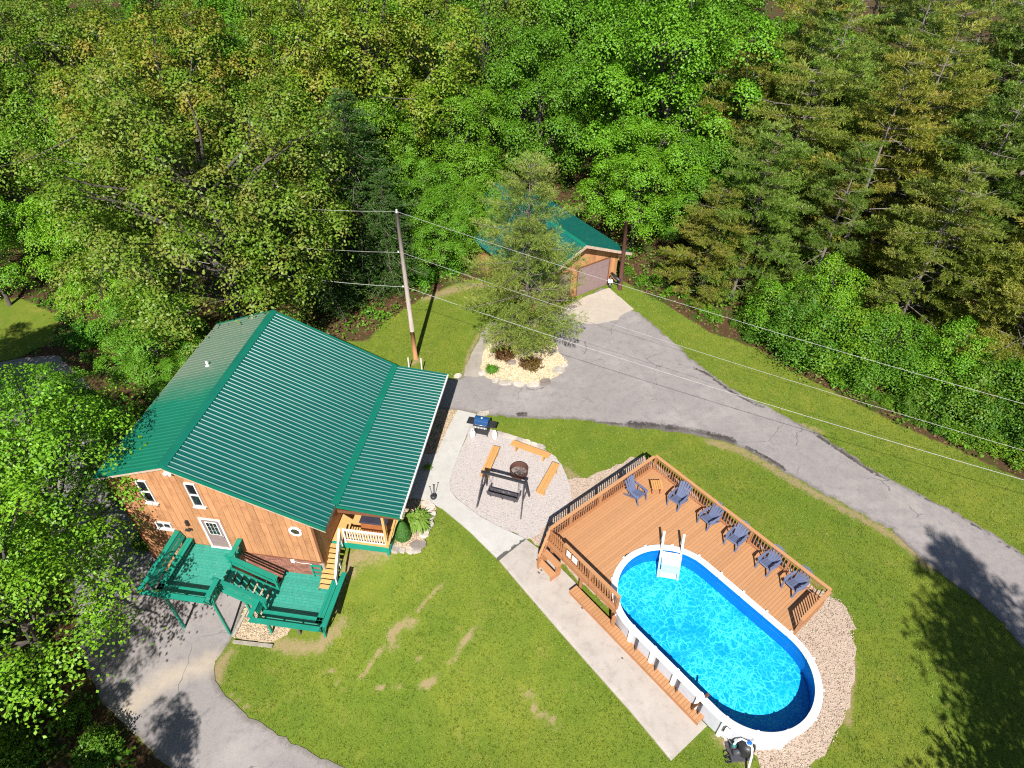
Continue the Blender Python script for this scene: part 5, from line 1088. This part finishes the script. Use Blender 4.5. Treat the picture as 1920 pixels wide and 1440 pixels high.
def broadleaf(seed, mats, Ht=14., Rc=5., zb=3., nlobe=34, nclump=22, nleaf=30, leaf=.19, lobe=(.24, .40), trunk=.24, flat=.80, csize=.36, gap=1.0, bark='bark_grey', spread=1.0):
    """trunk with limbs; crown of leafy lobes with gaps between them"""
    r_ = np.random.default_rng(seed); zc = (Ht+zb)/2; hz_ = (Ht-zb)/2
    ds = []
    while len(ds) < nlobe:
        d = unit(r_.normal(0, 1, 3)); 
        if d[2] < -.75: continue
        if all(np.dot(d, e) < math.cos(.36*gap) for e in ds) or r_.random() < .04: ds.append(d)
    ds = np.array(ds); f = r_.uniform(.58, .94, nlobe)**.8; f[:nlobe//4] *= r_.uniform(.4, .8, nlobe//4)
    lc = ds*f[:, None]*np.array([Rc, Rc, hz_]); lc[:, 2] += zc; lr = Rc*r_.uniform(lobe[0], lobe[1], nlobe)
    V = []; 
    for c, rr in zip(lc, lr):
        m = max(6, int(nclump*(rr/(Rc*.32))**2)); d = unit(r_.normal(0, 1, (m, 3))+np.array([0, 0, .45])+unit((c-np.array([0, 0, zc]))[None])*.35)
        cc = c+d*rr*r_.uniform(.55, 1.05, (m, 1))*np.array([1, 1, .8]); nrm = unit(d*.6+np.array([0, 0, .8]))
        k = nleaf; q = np.repeat(cc, k, 0); nq = np.repeat(nrm, k, 0)
        off = r_.normal(0, 1, (m*k, 3))*csize*spread; off -= nq*np.sum(off*nq, 1, keepdims=True)*flat
        q = q+off; q[:, 2] -= np.sum(off[:, :2]**2, 1)*.35/csize
        V.append(leaves(q, unit(nq+off*.9), leaf, leaf*.66, r_, .34))
    crown = leaf_mesh('crown', np.concatenate(V), mats)
    tb_ = MB(); top = (r_.normal(0, .3), r_.normal(0, .3), zb+(Ht-zb)*.72)
    tp = limb(tb_, (0, 0, -.4), top, trunk, trunk*.3, r_, 9, .05, 7)
    for c in lc[::2]:
        f = np.clip((c[2]-zb)/(Ht-zb)*.7+.12, .15, .92); j = f*7; i0 = min(6, int(j)); a = np.array(tp[i0])*(1-(j-i0))+np.array(tp[i0+1])*(j-i0)
        a[2] = min(a[2], c[2]-.2); limb(tb_, a, c, trunk*.34, .025, r_, 5, .14, 4)
    for c in lc[1::4]:
        for _ in range(2): limb(tb_, c, c+r_.normal(0, 1, 3)*Rc*.22, .03, .008, r_, 4, .1, 2)
    return tb_.mesh('trunk', M[bark]), crown
def conifer(seed, mats, Ht=15., Rc=3.8, z0=1.5, dz=.62, per=5, needle=(.17, .03), tuft=9, twigs=9, droop=.10, rise=.22, prof=.8, wisp=1.0, trunk=.20, bark='bark_pine', bare=.30, sparse=.0, dead=.10):
    """whorled branches carrying flat sprays of needles"""
    r_ = np.random.default_rng(seed); tb_ = MB(); bend = r_.normal(0, .25, 2)
    def ax(z): f = z/Ht; return np.array([bend[0]*f*f, bend[1]*f*f, z])
    tb_.tube([tuple(ax(z)) for z in np.linspace(-.4, Ht*.98, 10)], [trunk*(1-.93*i/9) for i in range(10)], 8)
    V = []; z = z0
    while z < Ht-.3:
        f = (z-z0)/(Ht-z0); L0 = Rc*(1-f)**prof*(.55+.45*min(1, f*5)) + .25
        n = per if f < .85 else per-1; a0 = r_.uniform(0, 6.28)
        for k in range(n):
            if r_.random() < sparse*(1-f): continue
            a = a0+2*math.pi*k/n+r_.normal(0, .22); L = L0*r_.uniform(.45, 1.25); d = np.array([math.cos(a), math.sin(a), 0.])
            p = ax(z+r_.normal(0, .1)); K = 6; ri = rise*(.6+1.2*f); pts = []
            for i in range(K+1): t = i/K; pts.append(p+d*L*t+np.array([0, 0, L*(ri*t-droop*2.2*t*t+ .10*t**3)]))
            tb_.tube([tuple(q) for q in pts], [max(.008, .045*(L/Rc+.2)*(1-i/K*.85)) for i in range(K+1)], 4, False)
            
            if r_.random() < dead*(1-f*.6):
                for j in (2, 3, 4): tb_.tube([tuple(pts[j]), tuple(pts[j]+d*L*.22+r_.normal(0, .22, 3))], [.014, .005], 3, False)
                continue
            side = np.array([-d[1], d[0], 0.]); m = max(3, int(twigs*L/Rc*1.0+2)); ts = bare+(1-bare)*(np.arange(m)+r_.uniform(0, 1, m))/m
            for t in ts:
                j = min(K-1, int(t*K)); q = pts[j]+(pts[j+1]-pts[j])*(t*K-j)
                for s_ in (-1, 1):
                    l = L*.34*(1.12-t)*r_.uniform(.6, 1.3)*wisp+.14; dirn = unit(d*.75+side*s_*r_.uniform(.5, 1.0)+np.array([0, 0, r_.uniform(-.02, .34)]))
                    nt_ = max(2, int(l/.17)); u = (np.arange(nt_)+.5)/nt_; cen = q+dirn*l*u[:, None]
                    cq = np.repeat(cen, tuft, 0)+r_.normal(0, .035, (nt_*tuft, 3)); nd = unit(dirn*1.0+r_.normal(0, .55, (nt_*tuft, 3))+np.array([0, 0, .12]))
                    sd = unit(np.cross(nd, np.array([0, 0, 1.])+r_.normal(0, .35, (nt_*tuft, 3)))); ln = needle[0]*r_.uniform(.7, 1.3, (len(cq), 1)); wd = needle[1]
                    V.append(np.stack([cq, cq+nd*ln*.5+sd*wd*.5, cq+nd*ln, cq+nd*ln*.5-sd*wd*.5], 1).reshape(-1, 3))
        z += dz*r_.uniform(.75, 1.25)*(1-.35*f)
    return tb_.mesh('trunk', M[bark]), leaf_mesh('crown', np.concatenate(V), mats)
def shrub(seed, mats, Ht=1.6, Rc=1.0, n=60, nleaf=26, leaf=.10):
    r_ = np.random.default_rng(seed); d = unit(r_.normal(0, 1, (n, 3))); d[:, 2] = np.abs(d[:, 2])*1.0; rr = r_.uniform(.45, 1, (n, 1))
    cc = d*rr*np.array([Rc, Rc, Ht*.9]); cc[:, 2] += .12; nr = unit(d*.7+np.array([0, 0, .7])); q = np.repeat(cc, nleaf, 0); nq = np.repeat(nr, nleaf, 0)
    V = leaves(q+r_.normal(0, .11*Rc, (len(q), 3)), nq, leaf, leaf*.6, r_, .7); V[:, 2] = np.maximum(V[:, 2], .01); tb_ = MB()
    for c in cc[::4]: limb(tb_, (r_.normal(0, .06), r_.normal(0, .06), -.05), c, .018, .006, r_, 4, .1, 3)
    return tb_.mesh('stem', M['bark_grey']), leaf_mesh('foliage', V, mats)

PR = {
 'maple': broadleaf(11, M['lf_maple'], 14, 5.0, 2.0, 50, 12, 135, .145, (.18, .33), .22, csize=.36, gap=1.1),
 'maple2': broadleaf(12, M['lf_maple'], 13, 4.6, 1.2, 48, 12, 130, .145, (.18, .32), .20, csize=.35, gap=1.1),
 'oak': broadleaf(21, M['lf_oak'], 16, 7.0, 3.2, 110, 13, 92, .155, (.12, .20), .34, gap=.56, csize=.38),
 'oak2': broadleaf(22, M['lf_oak'], 16, 6.0, 3.0, 92, 13, 90, .155, (.12, .21), .30, gap=.60, csize=.38),
 'locust': broadleaf(31, M['lf_locust'], 15, 4.6, 3.0, 44, 13, 50, .15, (.16, .30), .22, spread=1.3),
 'broad': broadleaf(41, M['lf_shrub'], 8, 3.2, .3, 40, 12, 46, .15, (.16, .34), .12, csize=.34, spread=1.15),
 'broad2': broadleaf(42, M['lf_shrub'], 7, 2.6, .2, 26, 12, 44, .17, (.16, .36), .10, csize=.36, spread=1.3),
 'pine': conifer(51, M['lf_pine'], 18, 5.4, 2.6, 1.15, 5, (.25, .06), 9, 11, .05, .14, .50, 1.45, .22, bare=.25, sparse=.22),
 'pine2': conifer(52, M['lf_pine'], 17, 5.0, 2.0, 1.1, 5, (.25, .06), 9, 11, .08, .16, .55, 1.45, .20, bare=.25, sparse=.22),
 'pine3': conifer(53, M['lf_pine'], 15, 5.6, 1.2, 1.0, 6, (.25, .06), 9, 10, .04, .08, .45, 1.4, .20, bare=.25, sparse=.20),
 'near': broadleaf(15, M['lf_maple'], 12, 4.6, 1.0, 54, 12, 60, .135, (.17, .30), .20, csize=.30, spread=1.1),
 'hemlock': conifer(61, M['lf_hem'], 13, 3.4, .8, .46, 6, (.14, .05), 6, 9, .16, .14, .85, 1.1, .18, bare=.12),
 'white_pine': conifer(71, M['lf_pine'], 12.6, 4.2, 1.2, .60, 6, (.22, .028), 9, 11, .05, .20, .62, 1.2, .17, bare=.18, sparse=.08),
}
SHR = {'bush': shrub(81, M['lf_shrub'], 1.6, 1.1, 80, 30, .16), 'bush2': shrub(82, M['lf_shrub'], 2.4, 1.2, 100, 30, .15)}
def tree(kind, x, y, sc, rz, label, tint=(1, 1, 1), group=None, name=None, rs=1.0, dz=0.0):
    nm = name or {'maple': 'maple_tree', 'maple2': 'maple_tree', 'oak': 'oak_tree', 'oak2': 'oak_tree', 'locust': 'locust_tree', 'near': 'maple_tree', 'broad': 'young_tree', 'broad2': 'young_tree', 'hemlock': 'hemlock_tree'}.get(kind, 'pine_tree')
    t = thing(nm, label, 'tree', (x, y, h1(x, y)+dz), rz, group); t.scale = (sc*rs, sc*rs, sc); a, b = PR[kind]
    link('trunk', a, t); c = link('crown', b, t); c.color = (*tint, 1); return t
def bush(kind, x, y, sc, rz, label, tint=(1, 1, 1), group=None, rs=1.0):
    t = thing('shrub', label, 'shrub', (x, y, h1(x, y)), rz, group); t.scale = (sc*rs, sc*rs, sc); a, b = SHR[kind]
    link('stem', a, t); c = link('foliage', b, t); c.color = (*tint, 1); return t

# ---------------------------------------------------------------- plants: placed
hp = tree('white_pine', .81, 31.64, 1.0, .4, 'wispy white pine standing alone in the pale gravel bed in front of the garage', (1.15, 1.25, 1.5), name='pine_tree')
# shrubs and tuft in the pine bed
for k, (x, y, s_, lb) in enumerate(((-.52, 31.35, 1.0, 'left bronze spreading shrub in the pine bed by the grey stone'), (1.15, 30.35, 1.05, 'right bronze spreading shrub in the pine bed, nearest the driveway'))):
    t = thing('shrub', lb, 'shrub', (x, y, .06), k*1.3, 'bronze shrubs in the pine bed'); a, b = shrub(90+k, M['lf_barb'], .55, .72*s_, 70, 30, .09); link('stem', a, t); link('foliage', b, t)
def blades(name, mat, n, Ht, Rc, wd, seed, droop=.5):
    r_ = np.random.default_rng(seed); V = []; 
    a = r_.uniform(0, 6.283, n); ln = Ht*r_.uniform(.6, 1.15, n); out = Rc*r_.uniform(.25, 1, n); b0 = r_.normal(0, .06*Rc, (n, 2))
    ca, sa = np.cos(a), np.sin(a); p0 = np.stack([b0[:, 0], b0[:, 1], np.zeros(n)], 1); p1 = p0+np.stack([ca*out*.5, sa*out*.5, ln*.85], 1); p2 = p0+np.stack([ca*out, sa*out, ln*(1-droop*r_.uniform(.3, 1, n))], 1); sd = np.stack([-sa, ca, np.zeros(n)], 1)*wd*.5
    V = np.stack([p0-sd*.4, p1-sd, p1+sd, p0+sd*.4, p1-sd, p2, p2, p1+sd], 1).reshape(-1, 3); return mesh_np(name, V, np.arange(len(V)).reshape(-1, 4), mat)
t = thing('grass_clump', 'small green ornamental grass clump at the near edge of the pine bed', 'plant', (-1.22, 29.75, .06)); link('leaves', blades('leaves', M['lf_shrub'], 260, .55, .55, .035, 4), t)
t = thing('hosta', 'pale green hosta clump beside the clipped evergreen near the porch', 'plant', (-4.38, 18.75, h1(-4.38, 18.75)+.03)); link('leaves', blades('leaves', M['lf_hosta'], 330, .50, .85, .11, 6, .75), t)
t = thing('hosta', 'small pale green plant in the shaded gravel under the porch eave', 'plant', (-4.25, 22.2, .04)); link('leaves', blades('leaves', M['lf_hosta'], 70, .22, .32, .06, 7, .6), t)
t = thing('clipped_shrub', 'clipped dark green cone shrub between porch post and hosta', 'shrub', (-4.98, 18.05, h1(-4.98, 18.05)))
r_ = np.random.default_rng(8); n_ = 9000; f_ = r_.uniform(0, 1, n_)**.8; a_ = r_.uniform(0, 6.283, n_); rr_ = .44*np.sqrt(np.maximum(.02, 1-f_))*np.minimum(1, .75+f_*1.2)*r_.uniform(.85, 1.03, n_)
cen_ = np.stack([rr_*np.cos(a_), rr_*np.sin(a_), .06+f_*1.15], 1); nor_ = np.stack([np.cos(a_), np.sin(a_), .4+f_], 1)
link('foliage', leaf_mesh('foliage', leaves(cen_, nor_, .06, .035, r_, .5), M['lf_top']), t)

# the forest: kind, x, y, scale, turn, label, tint, group, radius scale
OLV, YEL, BRI, DRK, TAN = (1, 1, 1), (1.25, 1.05, .9), (1.1, 1.15, 1), (.75, .85, .9), (1.25, 1.05, .95)
FOREST = [
 ('oak', -17.2, 33.6, 1.10, .3, 'huge olive green oak overhanging the far left corner of the cabin roof', OLV, None, 1.05),
 ('oak2', -22.0, 43.0, 1.18, 1.3, 'rust tinted oak behind the huge oak by the cabin', (1.3, 1.0, .95), None, 1.0),
 ('oak2', -10.5, 50.5, 1.22, 2.1, 'yellow green oak standing over the trees behind the utility pole', (1.25, 1.15, .9), None, 1.05),
 ('oak', -15.0, 56.0, 1.10, 4.0, 'olive oak at the top of the picture behind the rust tinted one', (1.15, 1.05, .9), None, .95),
 ('maple', 11.5, 51.0, 1.30, .5, 'tallest bright green maple right behind the garage', BRI, None, 1.02),
 ('maple2', 9.2, 45.0, .80, 2.0, 'low round maple touching the brown pole behind the garage', (1.2, 1.2, 1), None, 1.08),
 ('maple2', 2.0, 54.0, 1.10, 3.0, 'darker green maple behind the white pine and the garage roof', (.85, .9, .9), None, .9),
 ('maple', -4.5, 48.5, .80, 4.1, 'rounded maple left of the garage roof, behind the pole', (1.15, 1.1, 1), None, 1.0),
 ('maple2', -6.5, 43.5, .62, 1.1, 'small maple in the gap between the pole top and the garage', (.95, 1.0, .95), None, 1.0),
 ('maple2', -2.9, 42.6, .50, 3.3, 'small maple touching the far left corner of the garage roof', (1.1, 1.05, 1), None, 1.05),
 ('maple2', 13.6, 44.6, .74, 5.0, 'dark green maple squeezed between the tall bright maple and the pines', (.85, .9, .95), None, 1.0),
 ('locust', -3.0, 57.0, 1.05, .2, 'thin airy tree above the garage at the top of the picture', (.9, 1, .9), None, 1.0),
 ('hemlock', -10.4, 40.4, 1.02, .7, 'dark hemlock behind the cabin and left of the utility pole', OLV, None, 1.4),
 ('hemlock', -8.6, 38.9, .66, 2.2, 'low dark hemlock whose branches reach the back lawn by the pole', (1.1, 1.1, 1), None, 1.4),
 ('maple2', -10.2, 45.0, .95, 5.2, 'mid green maple between the hemlock and the yellow green oak', (1.05, 1.0, 1), None, .85),
 ('maple', -26.5, 36.5, .82, .9, 'bright light green maple at the left edge of the picture', (1.45, 1.35, 1), None, .85),
 ('maple2', -21.4, 30.6, .62, 2.6, 'leafy maple under the huge oak beside the shaded drive', (.95, 1.0, 1), None, 1.0),
 ('hemlock', -12.2, 36.6, .64, 3.0, 'short dark hemlock directly behind the back edge of the cabin roof', (1.0, 1.05, 1), None, 1.4),
 ('maple2', -5.0, 41.2, .50, 2.9, 'low maple whose leaves hang over the back lawn beside the pole shadow', (.95, 1, 1), None, 1.15),
 ('maple', 24.2, 57.0, 1.0, 2.2, 'leafy green tree standing among the pines near the top edge', (.95, 1.0, 1), None, .8),
 ('maple2', -18.6, 28.0, .36, 1.6, 'low maple sapling close to the left wall of the cabin', (.9, 1.0, 1), None, 1.2),
 ('locust', -31.0, 45.5, .98, 1.9, 'airy yellow green tree in the far top left corner', (1.1, 1.1, 1), None, 1.0),
 ('locust', -36.5, 52.0, 1.0, 3.9, 'pale airy tree behind the one in the top left corner', (1.2, 1.15, 1), None, 1.1),
 ('oak2', -27.5, 52.0, 1.0, 5.0, 'olive oak between the airy trees and the rust tinted oak', (1.1, 1.0, .9), None, 1.0),
 ('maple', -38.0, 40.5, .85, 5.6, 'green maple past the small left lawn', (1.1, 1.15, 1), None, .9),
 ('near', -19.9, 13.2, 1.04, 2.4, 'near maple with spreading bright leaves at the lower left edge', (1.4, 1.3, 1), None, 1.08),
 ('near', -20.4, 17.8, 1.10, 4.4, 'near maple behind the lower left one, beside the shaded drive', (1.25, 1.25, 1), None, .95),
 ('maple2', -23.5, 24.0, .58, .4, 'shaded maple between the left drive and the near maples', (.9, 1.0, 1), None, 1.0),
 ('locust', 16.5, 62.0, 1.05, .4, 'thin green tree in the gap between tall maple and pines', (.85, .95, 1), None, 1.0),
 ('maple', 5.5, 61.0, 1.15, 1.4, 'green maple at the top edge above the garage', (.95, 1, 1), None, 1.0),
]
PINES = [('pine3', 12.9, 37.9, .56, 1.3, 1.05), ('pine3', 15.2, 38.2, .80, .3, .95), ('pine3', 18.2, 42.5, .95, 1.5, 1.0), ('pine', 21.0, 46.5, .95, 2.5, 1.0), ('pine2', 22.4, 39.6, .92, .9, 1.0), ('pine', 26.5, 43.5, .95, 3.3, 1.0), ('pine2', 27.2, 36.4, .90, 4.2, 1.05), ('pine3', 24.0, 33.2, .80, 5.1, 1.0),
         ('pine', 32.0, 40.0, .95, .2, 1.05), ('pine2', 31.0, 32.6, .92, 1.2, 1.05), ('pine3', 28.0, 28.6, .78, 2.2, 1.0), ('pine', 34.0, 47.0, 1.0, 3.0, 1.1), ('pine2', 22.5, 52.5, 1.0, 4.0, 1.1), ('pine', 28.5, 51.0, 1.0, 5.5, 1.05), ('pine2', 36.5, 35.5, .95, .6, 1.05), ('pine3', 33.6, 27.2, .9, 1.7, 1.0), ('pine2', 19.6, 36.6, .70, 3.7, 1.0),
         ('pine', 39.5, 42.0, 1.0, 2.7, 1.1), ('pine2', 35.0, 54.5, 1.05, .8, 1.1), ('pine', 24.5, 59.0, 1.0, 1.9, 1.1), ('pine3', 16.6, 48.5, .95, 5.0, .9)]
PL = ['olive pine at the driveway end of the pine wood, behind the lawn', 'olive pine next to the tall bright maple behind the garage', None, 'olive pine in the middle of the pine wood with brown tinged sprays']
rng_ = random.Random(5)
for k, (kd, x, y, s_, rz, rs_) in enumerate(PINES):
    tt = [(1.08, 1.0, .95), (.74, 1.0, .9), (.98, 1.02, 1), (.85, 1.05, 1.0), (1.15, 1.0, .9)][k % 5]; q_ = rng_.uniform(.85, 1.12); tt = tuple(c_*q_ for c_ in tt)
    lb = 'olive green pine in the dense pine wood on the right beyond the lawn'
    if k == 0: lb = PL[0]
    if k == 1: lb = PL[1]
    tree(kd, x, y, s_, rz, lb, tt, 'pines in the wood beyond the lawn', None, rs_)
for a in FOREST: tree(a[0], a[1], a[2], a[3], a[4], a[5], a[6], a[7], None, a[8])
# far filling trees behind the first rows
k = 0
for (x, y, kd) in [(-48, 62, 'maple'), (-40, 60, 'oak2'), (-33, 60, 'maple2'), (-22, 63, 'maple'), (-27, 69, 'oak2'), (-16, 66, 'maple2'), (-8, 64, 'maple'), (-2, 66, 'oak2'), (6, 70, 'maple'), (13, 68, 'maple2'), (19, 62, 'maple'), (12, 60, 'locust'), (30, 62, 'pine'), (20, 70, 'pine2'), (40, 50, 'pine'), (41, 58, 'pine2'), (43, 35, 'pine'), (-44, 52, 'maple2'), (-44, 44, 'maple'), (36, 66, 'pine2'), (-35, 53, 'oak2'), (-20, 50, 'maple'), (45, 46, 'pine'), (-52, 78, 'maple'), (-40, 80, 'maple2'), (-28, 82, 'oak2'), (-16, 82, 'maple'), (-4, 84, 'maple2'), (8, 84, 'maple'), (20, 84, 'pine'), (32, 82, 'pine2'), (44, 76, 'pine'), (52, 66, 'pine2'), (54, 54, 'pine')]:
    pn = kd.startswith('pine'); k += 1
    tree(kd, x, y, 1.12, k*1.7, 'tall pine in the back row of the wood' if pn else 'tall leafy tree in the back row of the wood', (.9, .95, .9), 'pines in the back row' if pn else 'leafy trees in the back row', None, 1.1)
# bright young growth along the wood's edge
EDGE = [('broad', 18.9, 32.8, .80, .4, 'bright yellow green young tree standing out in front of the pines', (1.5, 1.3, .9), .85), ('broad2', 16.2, 33.8, .62, 1.0, 'low leafy young tree at the foot of the bright one, by the lawn', (1.2, 1.15, 1), 1.0), ('broad2', 21.4, 30.0, .72, 2.0, 'leafy young tree at the bend of the wood edge', (1.25, 1.1, 1), 1.05)]
WE = [(8.6, 41.2), (11.6, 37.6), (13.4, 35.2), (16.0, 33.3), (17.9, 30.9), (20.1, 28.6), (22.3, 26.5), (24.5, 24.8), (27.2, 23.0), (31.0, 20.6)]
def along(f): j = f*9; i0 = min(8, int(j)); return [WE[i0][q]+(WE[i0+1][q]-WE[i0][q])*(j-i0) for q in (0, 1)]
for kd, x, y, s_, rz, lb, tt, rs_ in EDGE: tree(kd, x, y, s_, rz, lb, tt, 'young trees along the lawn edge', None, rs_)
for k in range(22):
    f = .40+.60*k/21; x, y = along(f); b_ = rng_.uniform(.25, 2.6); s_ = rng_.uniform(.26, .72)*(.75 if f < .3 else 1); g_ = rng_.uniform(.7, 1.25)
    tree(('broad', 'broad2')[k % 2], x+b_*.7, y+b_*.72, s_, k*1.9, 'leafy young tree in the ragged edge of the wood beyond the lawn', (g_*rng_.uniform(.9, 1.2), g_, .9), 'saplings along the wood edge', None, rng_.uniform(.85, 1.25))
for k in range(40):
    x, y = along(k/39); g_ = rng_.uniform(.7, 1.2); s_ = rng_.uniform(.25, .62)*(.75 if k < 12 else 1)
    bush('bush' if k % 2 else 'bush2', x+rng_.uniform(-.35, .6), y+rng_.uniform(-.35, .7), s_, k*.9, 'low green shrub where the mown lawn meets the pine wood', (g_*rng_.uniform(.9, 1.3), g_, .95), 'shrubs along the pine wood edge', rng_.uniform(.9, 1.5))
for k, (x, y, s_) in enumerate([(-4.6, 41.4, .9), (-6.3, 39.6, .7), (-12.4, 37.6, .8), (-20.6, 22.6, 1.0), (-18.4, 19.4, .6), (-19.4, 9.2, .9), (-17.8, 10.9, .55), (-16.2, 9.6, .7), (-20.4, 12.0, 1.0), (-26.5, 28.0, 1.2), (-24.8, 33.0, 1.1), (-29.6, 36.0, .9)]):
    bush('bush2' if k % 2 else 'bush', x, y, s_, k*1.3, 'low shrub on the dark ground under the trees', (rng_.uniform(.7, 1.2), rng_.uniform(.8, 1.15), .9), 'shrubs under the trees', 1.1)
# pale dead twigs by the far left corner of the cabin
r_ = np.random.default_rng(14); dt = MB(); 
for k in range(9):
    a = r_.uniform(0, 6.28); q = np.array([math.cos(a)*.9, math.sin(a)*.9, 3.4+r_.uniform(0, 1.6)]); limb(dt, (0, 0, 0), q, .05, .012, r_, 5, .2, 5)
    for j in range(4): c = q*r_.uniform(.55, 1.0); limb(dt, c, c+r_.normal(0, .6, 3), .015, .004, r_, 4, .2, 3)
tag(dt.build('dead_tree', M['deadwood'], None, (-17.6, 28.7, h1(-17.6, 28.7)-.1)), 'bare bleached dead sapling at the far left corner of the cabin', 'tree')
# trees standing behind the viewpoint; their shade falls into the picture
for k, (kd, x, y, s_, rz, rs_) in enumerate([('hemlock', 18.9, .1, 1.44, .3, 1.25), ('hemlock', 23.4, -1.0, 1.46, 1.4, 1.3), ('hemlock', 27.6, -.6, 1.40, 1.1, 1.3), ('pine', 20.8, -5.8, 1.05, 2.1, .95)]):
    tree(kd, x, y, s_, rz, 'conifer out of view whose shade covers the lower right lawn', (1, 1, 1), 'conifers out of view', None, rs_)
for k, (kd, x, y, s_, rz, rs_) in enumerate([('maple', -33.0, 25.0, .95, .6, 1.1), ('maple2', -14.6, 1.0, .78, .3, .8), ('maple', -19.8, 3.2, .80, 1.9, .9), ('maple2', -25.0, 8.5, .8, 1.2, 1.0)]):
    tree(kd, x, y, s_, rz, 'leafy tree out of view whose shade falls on the lower drive', (1, 1, 1), 'leafy trees out of view', None, rs_)
